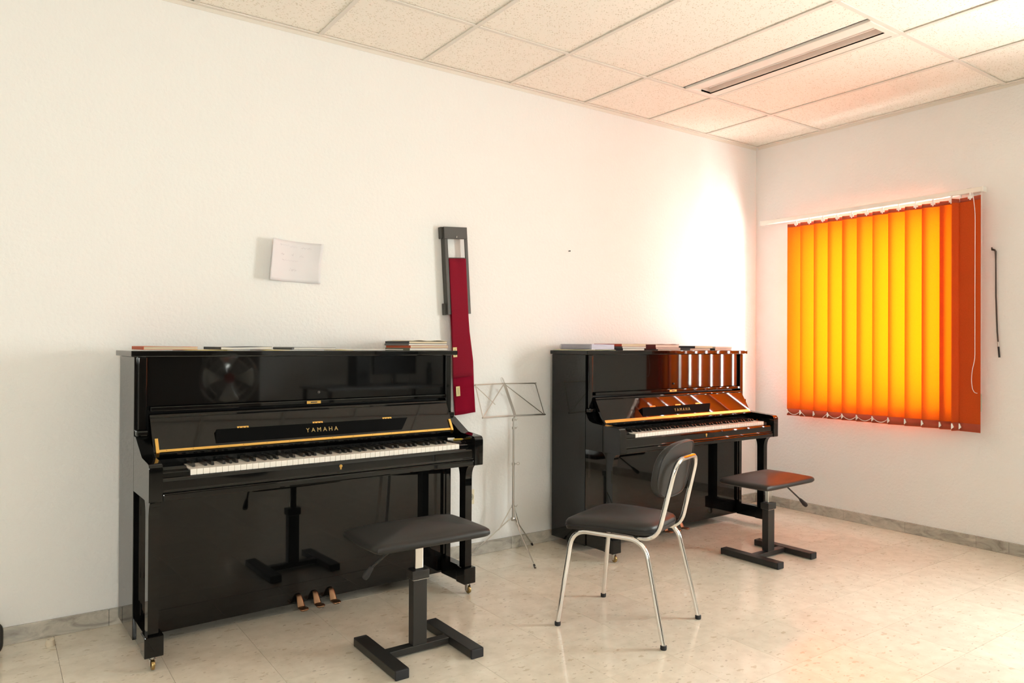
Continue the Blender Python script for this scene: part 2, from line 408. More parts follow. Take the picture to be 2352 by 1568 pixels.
# baseboards of marble slabs
def baseboard(name, fixed, a0, a1, joint, horizontal, extra=()):
    root = struct(bpy.data.objects.new(name, None)); link(root)
    js = [a0, a1] + [joint+0.433*k for k in range(-20, 20) if a0+0.02 < joint+0.433*k < a1-0.02] + list(extra); js.sort()
    for a, b in zip(js, js[1:]):
        t = 0.012+random.uniform(-0.0008, 0.0008); g = 0.0006
        m_ = MB()
        if horizontal: m_.box(a+g, b-g, fixed, fixed-t, 0, 0.072, bev=0.0012)
        else: m_.box(fixed, fixed-t, a+g, b-g, 0, 0.072, bev=0.0012)
        m_.build('marble_slab', M['marble'], root)
baseboard('baseboard_back', 0.0, XL, -0.0, -1.10, True)
baseboard('baseboard_right', 0.0, YF, -0.0135, -1.185, False, (-1.799,))
# windows: frames and panes
def window(name, W, split):
    y0, y1, z0, z1 = W
    root = struct(bpy.data.objects.new(name, None)); link(root)
    m_ = MB(); fx0, fx1 = 0.13, 0.19; t = 0.04
    m_.box(fx0, fx1, y0, y1, z0, z0+t, 0.003).box(fx0, fx1, y0, y1, z1-t, z1, 0.003).box(fx0, fx1, y0, y0+t, z0+t, z1-t, 0.003).box(fx0, fx1, y1-t, y1, z0+t, z1-t, 0.003)
    for q in split: m_.box(fx0+0.005, fx1-0.005, q-0.03, q+0.03, z0+t, z1-t, 0.003)
    m_.build('window_frame', M['alu'], root)
    q_ = [y0+t] + [v for s_ in split for v in (s_-0.03, s_+0.03)] + [y1-t]
    for a, b in zip(q_[::2], q_[1::2]): MB().box(0.157, 0.161, a, b, z0+t, z1-t).build('pane', M['glass'], root)
    MB().box(0.001, 0.13, y0+0.001, y1-0.001, z0, z0+0.012, 0.002).build('window_sill', M['marble'], root)
window('window_1', W1, [(W1[0]+W1[1])/2]); window('window_2', W2, [(W2[0]+W2[1])/2])
root = struct(bpy.data.objects.new('window_3', None)); link(root)
x0, x1, z0, z1 = W3; ya, yb = YF-0.12, YF-0.07
MB().box(x0, x1, ya, yb, z0, z0+0.05, 0.003).box(x0, x1, ya, yb, z1-0.05, z1, 0.003).box(x0, x0+0.05, ya, yb, z0+0.05, z1-0.05, 0.003).box(x1-0.05, x1, ya, yb, z0+0.05, z1-0.05, 0.003).build('window_frame', M['alu'], root)
MB().box(x0+0.05, x1-0.05, YF-0.097, YF-0.093, z0+0.05, z1-0.05).build('pane', M['glass'], root)

# ------------------------------------------------------------------ ceiling light
def ceiling_light():
    root = empty('ceiling_light', ((LX0+LX1)/2, (LY0+LY1)/2, H))
    tag(root, 'long white recessed lamp with one narrow slot in tiled ceiling', 'ceiling light')
    hx, hy = (LX1-LX0)/2-0.012, (LY1-LY0)/2-0.014
    sx0, sx1, sy = -0.042+0.02, 0.042+0.02, hy-0.03
    # sloping plate on either side of the slot
    m_ = MB()
    rim = 0.012
    m_.box(-hx, -hx+rim, -hy, hy, -0.004, 0.012, 0.001).box(hx-rim, hx, -hy, hy, -0.004, 0.012, 0.001)
    m_.box(-hx+rim, hx-rim, -hy, -sy, -0.004, 0.012, 0.001).box(-hx+rim, hx-rim, sy, hy, -0.004, 0.012, 0.001)
    m_.build('frame', M['whitemetal'], root)
    m_ = MB()
    m_.prism([(-hx+rim, 0.0), (-hx+rim, 0.006), (sx0, 0.016), (sx0, 0.010)], 1, -sy, sy)
    m_.prism([(hx-rim, 0.0), (hx-rim, 0.006), (sx1, 0.006), (sx1, 0.0)], 1, -sy, sy)
    m_.build('side_plate', M['whitemetal'], root)
    m_ = MB().box(sx0-0.002, sx0, -sy, sy, 0.009, 0.042).box(sx1, sx1+0.002, -sy, sy, 0.0, 0.042).box(sx0, sx1, -sy, sy, 0.040, 0.042); m_.box(sx0, sx1, -sy-0.002, -sy, 0.0, 0.042).box(sx0, sx1, sy, sy+0.002, 0.0, 0.042)
    m_.build('reflector', mat('pinkish_reflector', (0.84, 0.74, 0.68), 0.35, 0.1), root)
    MB().tube([(0.02, -sy+0.03, 0.028), (0.02, sy-0.03, 0.028)], 0.008, 10).build('lamp_tube', mat('lamp_glass_off', (0.8, 0.76, 0.72), 0.2), root, True)
ceiling_light()

# ------------------------------------------------------------------ blind
SL_P = 0.1093
def vertical_blind():
    root = empty('vertical_blind', (-0.07, -0.9, 2.165))
    tag(root, 'orange vertical blind glowing yellow before the sunny window', 'blind')
    rp = (-0.07, -0.9, 2.165)
    L = lambda p_: (p_[0]-rp[0], p_[1]-rp[1], p_[2]-rp[2])
    MB().box(-0.022, 0.022, -1.680+0.9, -0.114+0.9, 0.024, 0.054, 0.003, 2).build('head_rail', M['whitemetal'], root)
    MB().box(-0.025, 0.025, -1.692+0.9, -1.680+0.9, 0.021, 0.057, 0.004, 2).build('end_cap', M['whitepl'], root)
    MB().box(-0.025, 0.025, -0.114+0.9, -0.104+0.9, 0.021, 0.057, 0.004, 2).build('end_cap', M['whitepl'], root)
    for y in (-0.25, -1.60): MB().box(0.0, 0.069, y-0.012+0.9, y+0.012+0.9, 0.054, 0.060, 0.001).build('wall_bracket', M['alu'], root)
    zt, zb = 0.0, 0.722-2.165
    hw = 0.0635
    def slat(yc, ang, xo=0.0, curl=0.004):
        u_ = Vector((-math.sin(ang), math.cos(ang), 0)); n_ = Vector((math.cos(ang), math.sin(ang), 0))
        c = Vector((xo, yc+0.9, 0))
        def fn(a, b):
            s_ = (a-0.5)*2; return c + u_*hw*s_ + n_*(curl*(1-s_*s_)) + Vector((0, 0, zt+(zb-zt)*b))
        o = MB().grid(fn, 6, 12).build('slat', M['fabric'], root, True)
        def fw_(a, b):
            s_ = (a-0.5)*2*0.985; return c + u_*hw*s_ + n_*(curl*(1-s_*s_)-0.0022) + Vector((0, 0, zb+0.003+0.048*b))
        h = MB().grid(fw_, 6, 1).build('bottom_weight', M['hem'], o, True); solidify(h, 0.0022)
        def ft_(a, b):
            s_ = (a-0.5)*2*0.99; return c + u_*hw*s_ + n_*(curl*(1-s_*s_)-0.0014) + Vector((0, 0, zt-0.003-0.022*b))
        h = MB().grid(ft_, 6, 1).build('top_hem', M['hem'], o, True); solidify(h, 0.0012)
        # hanger and bottom clips
        k = MB(); k.box(xo-0.004, xo+0.004, yc+0.9-0.014, yc+0.9+0.014, -0.012, 0.006, 0.002); k.box(xo-0.003, xo+0.003, yc+0.9-0.005, yc+0.9+0.005, 0.004, 0.026)
        k.box(xo-0.0045, xo-0.0005, yc+0.9-0.004, yc+0.9+0.004, -0.020, -0.010, 0.001)
        k.build('hanger_clip', M['whitepl'], o)
        e = c + u_*(hw*0.93) - n_*0.004
        k = MB(); k.prism([(e.y+0.006, zb+0.010), (e.y-0.008, zb+0.024), (e.y+0.001, zb+0.046), (e.y+0.006, zb+0.046)], 0, e.x-0.005, e.x+0.001)
        k.build('bottom_clip', M['whitepl'], o)
        return e
    ends = []
    rnd = random.Random(3)
    for i in range(11):
        ends.append(slat(-0.346-0.06-SL_P*i + rnd.uniform(-0.001, 0.001), math.radians(12.5 if i == 6 else 18.6+rnd.uniform(-1.2, 1.2))))
    # the last two slats are bunched at the end of the rail
    ends.append(slat(-1.555, math.radians(64), -0.004))
    slat(-1.621, math.radians(-9), -0.030)
    # bead chain linking the bottoms
    for a, b in ((0, 1), (3, 4), (4, 5), (5, 6), (6, 7)):
        m_ = MB(); A, B = ends[a], ends[b]
        for k in range(25):
            t = k/24; p_ = A.lerp(B, t)+Vector((-0.003, 0, zb+0.040-0.030*(1-(2*t-1)**2)))
            m_.lathe([(0.0008, -0.0022), (0.0024, 0), (0.0008, 0.0022)], p_, 6)
        m_.build('bead_chain', M['whitepl'], root)
    for (st, dirn) in ((ends[1], -1), (ends[3], 1)):
        m_ = MB()
        for k in range(10): m_.lathe([(0.0008, -0.0022), (0.0024, 0), (0.0008, 0.0022)], st+Vector((-0.003, dirn*0.0042*k, zb+0.040-0.0038*k)), 6)
        m_.build('bead_chain', M['whitepl'], root)
    # control loop at the right end
    path = [(-0.055, -1.645+0.9, 0.02)]
    for z in [2.165-0.3*k for k in range(0, 4)]: path.append((-0.05, -1.660+0.9+0.004*math.sin(z), z-2.165-0.1))
    path += [(-0.05, -1.640+0.9, 1.10-2.165), (-0.05, -1.637+0.9, 1.03-2.165), (-0.05, -1.643+0.9, 0.985-2.165), (-0.05, -1.655+0.9, 0.965-2.165), (-0.045, -1.668+0.9, 0.962-2.165)]
    MB().tube(fillet(path, 0.05, 3), 0.0018, 6).build('bead_chain', M['whitepl'], root, True)
    MB().tube([(-0.03, -1.686+0.9, 0.03), (-0.03, -1.682+0.9, 0.96-2.165)], 0.0010, 6).build('pull_cord', M['whitepl'], root)
    MB().tube([(-0.018, -1.674+0.9, 0.03), (-0.018, -1.672+0.9, 0.96-2.165)], 0.0010, 6).build('pull_cord', M['whitepl'], root)
    MB().lathe([(0.003, 0.96-2.165), (0.006, 0.95-2.165), (0.006, 0.86-2.165), (0.004, 0.85-2.165)], (-0.026, -1.679+0.9, 0), 12).build('cord_weight', flat('grey_green_weight', (0.42, 0.44, 0.36)), root, True)
vertical_blind()

# ------------------------------------------------------------------ pianos
WK = MB().box(0.0006, 0.0231, 0, 0.150, -0.023, 0, 0.0008).mesh('white_key', M['ivory'])
BK = MB().prism([(0.0, -0.004), (0.0, 0.004), (0.008, 0.011), (0.095, 0.011), (0.095, -0.004)], 0, -0.0052, 0.0052, 0.001).mesh('black_key', M['ebony'])
def piano(loc, rz, dz, cheek, label, flap, gold_h, stays, fb_y):
    P = empty('upright_piano', (loc[0], loc[1], 0), rz); tag(P, label, 'piano')
    W = 1.507; LQ = M['lacquer']; z = lambda v: v+dz
    for s_ in (0, 1):
        X = lambda a, b: (a, b) if s_ == 0 else (W-b, W-a)
        MB().box(*X(0, 0.03), -0.312, 0, 0.05, 1.186, 0.0025, 2).build('side_panel', LQ, P)
        MB().box(*X(0.011, 0.045), -0.328, -0.3125, z(0.878), 1.186, 0.005, 3).build('pilaster', LQ, P)
        MB().box(*X(0.014, 0.044), -0.306, -0.285, 0.145, z(0.636), 0.003, 2).build('pilaster', LQ, P)
        MB().box(*X(0.003, 0.050), -0.350, -0.3125, z(0.855), z(0.878), 0.006, 3).build('capital', LQ, P)
        MB().prism(cheek(dz), 0, *X(0.0, 0.048), 0.0035, 3).build('cheek', LQ, P)
        # front leg with a curved corbel at its head
        pr = [(-0.475, 0.131), (-0.528, 0.131)]
        for k in range(9):
            a = k/8*PI/2; pr.append((-0.528-0.040*(1-math.cos(a)), z(0.560)+0.074*math.sin(a)))
        pr += [(-0.568, z(0.636)), (-0.435, z(0.636))]
        for k in range(8, -1, -1):
            a = k/8*PI/2; pr.append((-0.475+0.040*(1-math.cos(a)), z(0.560)+0.074*math.sin(a)))
        MB().prism(pr, 0, *X(0.014, 0.052), 0.0025, 2).build('leg', LQ, P)
        MB().box(*X(0.008, 0.056), -0.472, -0.31, 0.052, 0.131, 0.002, 2).build('toe_rail', LQ, P)
        tb = MB().box(*X(0.0, 0.068), -0.545, -0.470, 0.052, 0.132, 0.004, 2).build('toe_block', LQ, P)
        xc = X(0.030, 0.034)[0]+0.002
        m_ = MB().tube([(xc, -0.520, 0.054), (xc, -0.520, 0.040)], 0.009, 10); m_.box(xc-0.011, xc-0.008, -0.534, -0.512, 0.014, 0.043, 0.001).box(xc+0.008, xc+0.011, -0.534, -0.512, 0.014, 0.043, 0.001)
        cf = m_.build('caster_fork', M['nickel'], P, True)
        MB().lathe([(0.012, -0.007), (0.018, -0.0055), (0.020, 0.0), (0.018, 0.0055), (0.012, 0.007)], (xc, -0.528, 0.0202), 20, axis=0).build('caster_wheel', M['oldbrass'], P, True)
    # rear casters, hidden behind the bottom board
    for xx in (0.1, W-0.1): MB().lathe([(0.014, -0.01), (0.022, -0.008), (0.022, 0.008), (0.014, 0.01)], (xx, -0.06, 0.0222), 14, axis=0).box(xx-0.012, xx+0.012, -0.08, -0.04, 0.035, 0.052).build('caster_wheel', M['blackm'], P, True)
    MB().box(-0.017, W+0.017, -0.345, 0.0, 1.187, 1.210, 0.003, 2).build('lid', LQ, P)
    up = MB().box(0.0455, W-0.0455, -0.312, -0.292, z(0.972), 1.186, 0.002, 2).build('upper_panel', LQ, P)
    MB().lathe([(0.006, 0), (0.006, -0.006), (0.002, -0.008)], (0.775, -0.3125, z(1.005)), 12, axis=1).build('panel_knob', M['blackm'], up, True)
    MB().box(0.0305, W-0.0305, -0.29, -0.27, z(0.64), 1.18).build('inner_frame', M['lacq_in'], P)
    sh = MB().box(0.055, W-0.055, -0.340, -0.3130, z(0.953), z(0.971), 0.003, 2).build('shelf_rail', LQ, P)
    m_ = MB().box(0.708, 0.775, -0.3408, -0.3400, z(0.955), z(0.968), 0.0003).build('lock_plate', M['gold'], sh)
    MB().box(0.726, 0.757, -0.3412, -0.3406, z(0.959), z(0.964)).build('lock_slot', M['blackm'], sh)
    # fallboard: rounded top edge and slanting leaf
    yt, yb, zt_, zb_ = -0.335, fb_y, z(0.940), z(0.797)
    pr = [(yt+0.018, zt_-0.020), (yt+0.012, zt_-0.002), (yt+0.004, zt_+0.002), (yt-0.006, zt_), (yt-0.012, zt_-0.006), (yt-0.010, zt_-0.014), (yb, zb_), (yb+0.016, zb_+0.002)]
    fb = MB().prism(pr, 0, 0.052, W-0.052, 0.0008).build('fallboard', LQ, P)
    n_ = Vector((0, -(zt_-0.014-zb_), -((yb)-(yt-0.010)))) ; n_.normalize()
    if n_.y > 0: n_ = -n_
    A = Vector((0, yt-0.010, zt_-0.014)); B = Vector((0, yb, zb_)); fall_len = (B-A).length
    dn = (B-A).normalized(); nf = Vector((0, dn.z, -dn.y));  nf = nf if nf.y < 0 else -nf
    def on_fb(x, t, h): return Vector((x, 0, 0)) + A + dn*(t*fall_len) + nf*h
    # piano-hinge strip along the lower edge
    t0 = 1-gold_h/fall_len
    m_ = MB(); m_._add([on_fb(0.062, t0, 0.0), on_fb(W-0.062, t0, 0.0), on_fb(W-0.062, 1.0, 0.0), on_fb(0.062, 1.0, 0.0), on_fb(0.062, t0, 0.0016), on_fb(W-0.062, t0, 0.0016), on_fb(W-0.062, 1.0, 0.0016), on_fb(0.062, 1.0, 0.0016)],
        [(4, 5, 6, 7), (3, 2, 1, 0), (0, 1, 5, 4), (2, 3, 7, 6), (1, 2, 6, 5), (3, 0, 4, 7)])
    b_ = on_fb(0, 1.0, 0.002)
    k = 0.062; i = 0
    while k < W-0.064:
        k2 = min(k+0.030, W-0.062); m_.tube([(k, b_.y, b_.z), (k2-0.0006, b_.y, b_.z)], 0.0021, 8); k = k2
    m_.build('piano_hinge', M['gold'], fb)
    m_ = MB()
    k = 0.10
    while k < W-0.1:
        c = on_fb(k, t0+(1-t0)*0.45, 0.0016); m_.tube([c, c+nf*0.0006], 0.0014, 8); k += 0.1
    m_.build('hinge_screw', M['blackm'], fb)
    # folded music desk flap
    x0, x1, x1b, ta, tb_ = flap
    a0, a1 = on_fb(x0, ta, 0.020), on_fb(x1, ta, 0.020); b0, b1 = on_fb(x0-0.004, tb_, 0.0015), on_fb(x1b, tb_, 0.0015)
    a0w, a1w = on_fb(x0, ta, 0.0002), on_fb(x1, ta, 0.0002); b0w, b1w = on_fb(x0-0.004, tb_, 0.0002), on_fb(x1b, tb_, 0.0002)
    m_ = MB(); m_._add([a0, a1, b1, b0, a0w, a1w, b1w, b0w], [(0, 1, 2, 3), (7, 6, 5, 4), (0, 4, 5, 1), (3, 2, 6, 7), (0, 3, 7, 4), (1, 5, 6, 2)])
    md = m_.build('music_desk', M['dark_refl'], P)
    sd = (b0-a0); sd.x = 0; sd.normalize(); nrm = Vector((1, 0, 0)).cross(-sd).normalized(); nrm = nrm if nrm.y < 0 else -nrm
    tx = text('YAMAHA', 0.027, M['goldp'], md, spacing=1.60)
    cpt = (a0+b0)/2; cpt.x = 0.755; cpt += nrm*0.0008 + sd*0.002
    upv = -sd; xv = Vector((1, 0, 0)); zv = xv.cross(upv)
    tx.matrix_local = Matrix(((xv.x, upv.x, zv.x, cpt.x), (0, upv.y, zv.y, cpt.y), (0, upv.z, zv.z, cpt.z), (0, 0, 0, 1)))
    for hx in (x0+0.115, 0.745, x1-0.10):
        c0 = on_fb(hx, ta-0.085, 0.0003); m_ = MB()
        q = [on_fb(hx-0.024, ta-0.105, 0.0001), on_fb(hx+0.024, ta-0.105, 0.0001), on_fb(hx+0.024, ta-0.03, 0.0001), on_fb(hx-0.024, ta-0.03, 0.0001)]
        q2 = [v+nf*0.0016 for v in q]; m_._add(q+q2, [(4, 5, 6, 7), (3, 2, 1, 0), (0, 1, 5, 4), (1, 2, 6, 5), (2, 3, 7, 6), (3, 0, 4, 7)])
        h_ = m_.build('hinge', M['gold'], md)
        m_ = MB()
        for dx in (-0.015, 0, 0.015):
            c = on_fb(hx+dx, ta-0.068, 0.0015); m_.tube([c, c+nf*0.0006], 0.0022, 8)
        m_.build('hinge_screw', M['blackm'], md)
    # lower leaf of the fallboard, curving in over the keys
    pr = [(yb+0.001, zb_-0.0015), (yb-0.003, zb_-0.007), (yb-0.001, zb_-0.014), (yb+0.010, zb_-0.021), (yb+0.020, zb_-0.030), (yb+0.030, zb_-0.030), (yb+0.030, zb_-0.0015)]
    MB().prism(pr, 0, 0.0485, W-0.0485, 0.0008).build('fallboard_leaf', LQ, P)
    if stays:
        for xa in (0.060, W-0.072):
            m_ = MB(); pa, pb = on_fb(xa+0.006, 0.62, 0.004), on_fb(xa+0.006, 1.03, 0.004)
            m_.flatbar(pa, pb, 0.012, 0.007, nf); m_.flatbar(pb, pb+Vector((0, 0.01, -0.016)), 0.012, 0.006, (0, -1, 0)); m_.build('fallboard_stay', M['gold'], P)
    # key bed, key slip, key blocks
    MB().box(0.0485, W-0.0485, -0.575, -0.291, z(0.638), z(0.690), 0.002).build('key_bed', LQ, P)
    MB().box(0.0485, W-0.0485, -0.5995, -0.5755, z(0.636), z(0.664), 0.006, 3).build('bed_rail', LQ, P)
    ks = MB().prism([(-0.5755, z(0.6645)), (-0.594, z(0.6645)), (-0.597, z(0.668)), (-0.597, z(0.672)), (-0.592, z(0.676)), (-0.592, z(0.708)), (-0.589, z(0.716)), (-0.583, z(0.720)), (-0.5755, z(0.720))], 0, 0.0485, W-0.0485, 0.0006).build('key_slip', LQ, P)
    m_ = MB(); m_.lathe([(0.0042, 0), (0.0072, 0), (0.0072, -0.0014), (0.0042, -0.0014)], (0.762, -0.5925, z(0.700)), 16, axis=1); m_.box(0.762-0.0035, 0.762+0.0035, -0.5935, -0.5925, z(0.686), z(0.697))
    m_.build('key_lock', M['gold'], ks)
    for xa, xb in ((0.049, 0.1505), (W-0.1195, W-0.049)):
        MB().prism([(-0.410, z(0.6905)), (-0.5745, z(0.6905)), (-0.5745, z(0.738)), (-0.571, z(0.741)), (-0.525, z(0.741)), (-0.520, z(0.745)), (-0.516, z(0.752)), (-0.410, z(0.752))], 0, xa, xb, 0.0012).build('key_block', LQ, P)
    MB().box(0.049, W-0.049, -0.408, -0.380, z(0.691), z(0.766)).build('name_board', M['lacq_in'], P)
    kw = (1.3865-0.1515)/52
    black = {1, 4, 6}
    for i in range(52):
        o = bpy.data.objects.new('white_key', WK); link(o, P); o.location = (0.1515+i*kw, -0.5745, z(0.744)); o.scale = (kw/0.0237, 1.0, 1.0)
    for i in range(51):
        note = i % 7          # 0=A 1=B 2=C 3=D 4=E 5=F 6=G ; gap after A,C,D,F,G
        if note in (0, 2, 3, 5, 6):
            o = bpy.data.objects.new('black_key', BK); link(o, P); o.location = (0.1515+(i+1)*kw + {0: 0.001, 2: -0.0015, 3: 0.0015, 5: -0.002, 6: 0}[note], -0.5245, z(0.744)+0.0041)
    # lower case
    MB().box(0.0305, W-0.0305, -0.292, -0.272, 0.1417, z(0.636), 0.0004).build('lower_panel', LQ, P)
    bb = MB().box(0.0305, W-0.0305, -0.292, -0.268, 0.050, 0.1414, 0.0004).build('bottom_board', LQ, P)
    MB().box(0.03, W-0.03, -0.267, -0.002, 0.05, 0.07).build('bottom_plank', M['blackm'], P)
    MB().box(0.03, W-0.03, -0.02, -0.002, 0.071, 1.18).build('back_panel', M['blackm'], P)
    for k, xx in enumerate((0.690, 0.768, 0.846)):
        m_ = MB()
        def fn(a, b, xx=xx):
            l = b; y = -0.299-0.085*l; wd = 0.011+0.009*min(1, l*1.6) if l < 0.85 else 0.020*math.sqrt(max(0.05, 1-((l-0.85)/0.17)**2))
            zz = 0.094-0.050*min(1, l/0.45)**1.4 + 0.006*math.sin(PI*max(0, (l-0.45)/0.55))
            return Vector((xx+(a-0.5)*2*wd, y, zz-0.0025*(2*a-1)**2))
        o = m_.grid(fn, 6, 14).build('pedal', M['copper'], P, True); solidify(o, 0.006, -1)
    return P
def cheek_slanted(dz):
    z = lambda v: v+dz
    pr = [(-0.3135, z(0.636)), (-0.3135, z(0.855)), (-0.350, z(0.855)), (-0.475, z(0.787))]
    pr += [(-0.575, z(0.780))]
    for k in range(6):
        a = k/5*PI/2; pr.append((-0.585-0.019*math.sin(a), z(0.760)+0.019*math.cos(a)))
    for k in range(4):
        a = k/3*PI/2; pr.append((-0.598-0.006*math.cos(a), z(0.642)-0.006*math.sin(a)))
    return pr
def cheek_curved(dz):
    z = lambda v: v+dz
    pr = [(-0.3135, z(0.636)), (-0.3135, z(0.850)), (-0.322, z(0.842)), (-0.330, z(0.822)), (-0.345, z(0.806)), (-0.375, z(0.796)), (-0.44, z(0.792)), (-0.565, z(0.784))]
    for k in range(6):
        a = k/5*PI/2; pr.append((-0.580-0.024*math.sin(a), z(0.758)+0.024*math.cos(a)))
    for k in range(4):
        a = k/3*PI/2; pr.append((-0.598-0.006*math.cos(a), z(0.642)-0.006*math.sin(a)))
    return pr
P1L, P1R = (-4.5359, -0.0728), 0.0355
P2L, P2R = (-2.1198, -0.0501), 0.0202
piano(P1L, P1R, 0.012, cheek_slanted, 'nearer black upright piano with brass fallboard stays, left of the music stand', (0.295, 1.196, 1.160, 0.50, 0.86), 0.010, True, -0.420)
piano(P2L, P2R, -0.012, cheek_curved, 'farther black upright piano in the corner reflecting the orange blind', (0.392, 1.043, 1.022, 0.50, 0.84), 0.017, False, -0.420)

# ------------------------------------------------------------------ stools
def cushion(w_, d_, h_, crown):
    """vinyl pad: rectangular with small round corners, upright sides and a domed top"""
    m_ = MB(); N = 120; rows = []
    def ol(a):
        e = 22.0; c, s_ = math.cos(a), math.sin(a)
        k = (abs(c/(w_/2))**e + abs(s_/(d_/2))**e)**(-1/e)
        x, y = c*k, s_*k
        return x*(1-0.03*(2*y/d_)**2), y*(1-0.04*(2*x/w_)**2)
    an = []
    for k in range(N):                       # denser near the corners
        a = 2*PI*k/N; an.append(a)
    prof = [(0.0, 0.0, 0), (-0.010, 0.0, 0), (-0.002, 0.006, 1), (0.0, h_*0.30, 1), (0.0, h_*0.55, 1), (-0.004, h_*0.78, 1), (-0.013, h_*0.95, 1), (-0.028, h_*1.06, 1)]
    for off, z_, f_ in prof[1:]:
        row = []
        for a in an:
            x, y = ol(a); l = math.hypot(x, y); q = (l+off)/l; row.append(m_.bm.verts.new((x*q, y*q, z_)))
        rows.append(row)
    for sc in (0.80, 0.66, 0.50, 0.33, 0.15):
        row = []
        for a in an:
            x, y = ol(a); z_ = h_*1.06 + crown*(1-(sc/0.88)**2); row.append(m_.bm.verts.new((x*sc, y*sc, z_)))
        rows.append(row)
    for A, B in zip(rows, rows[1:]):
        for k in range(N): m_.bm.faces.new((A[k], A[(k+1) % N], B[(k+1) % N], B[k]))
    m_.bm.faces.new(rows[0][::-1]); m_.bm.faces.new(rows[-1]); return m_
def stool(loc, rz, seat_z, label, lever, post_h, seat_off=(0, 0), srz=0):
    R = empty('piano_stool', (loc[0], loc[1], 0), rz); tag(R, label, 'stool', 'height-adjustable piano stools')
    BM_ = M['blackm']
    for s_ in (-1, 1):
        fb = MB().box(s_*0.165-0.030, s_*0.165+0.030, -0.185, 0.185, 0.004, 0.036, 0.003, 2).build('foot_bar', BM_, R)
        for t in (-1, 1):
            MB().box(s_*0.165-0.028, s_*0.165+0.028, t*0.188-0.006, t*0.188+0.006, 0.0, 0.037, 0.004, 2).build('end_cap', M['rubber'], fb)
    MB().box(-0.1345, 0.1345, -0.022, 0.022, 0.008, 0.034, 0.002).build('cross_bar', BM_, R)
    MB().box(-0.031, 0.031, -0.021, 0.021, 0.0345, post_h-0.040, 0.003, 2).build('column', BM_, R)
    MB().box(-0.034, 0.034, -0.024, 0.024, post_h-0.0395, post_h-0.0375, 0.0003).build('trim_ring', M['chrome'], R)
    MB().box(-0.038, 0.038, -0.028, 0.028, post_h-0.037, post_h, 0.004, 2).build('collar', BM_, R)
    MB().box(-0.018, 0.018, -0.012, 0.012, post_h+0.0005, seat_z-0.062, 0.003, 2).build('inner_post', M['chrome'], R)
    MB().box(-0.10, 0.10, -0.08, 0.08, seat_z-0.062, seat_z-0.0505, 0.002).build('seat_plate', BM_, R)
    so = (seat_off[0], seat_off[1], seat_z-0.050)
    cushion(0.520, 0.338, 0.032, 0.031).build('seat', M['vinyl'], R, True, loc=so, rot=(0, 0, srz))
    a, b, c = lever
    lv = MB().tube([a, b], 0.0050, 8).build('height_lever', BM_, R, True)
    d = (Vector(c)-Vector(b)); MB().tube([Vector(b)-d*0.1, Vector(b)+d*0.15, Vector(b)+d*0.75, c], [0.007, 0.010, 0.014, 0.012], 10).build('lever_knob', M['rubber'], lv, True)
    return R
stool((-3.578, -1.02), 0.0, 0.522, 'black vinyl piano stool in front of the nearer piano', ((-0.19, -0.13, 0.463), (-0.232, -0.065, 0.395), (-0.250, -0.04, 0.352)), 0.335, (-0.017, -0.025))
stool((-1.238, -1.0), 0.02, 0.488, 'black vinyl piano stool with orange glow on its seat, beside the window', ((0.10, -0.03, 0.428), (0.285, -0.03, 0.305), (0.345, -0.03, 0.262)), 0.318, (-0.02, -0.005), 0.03)

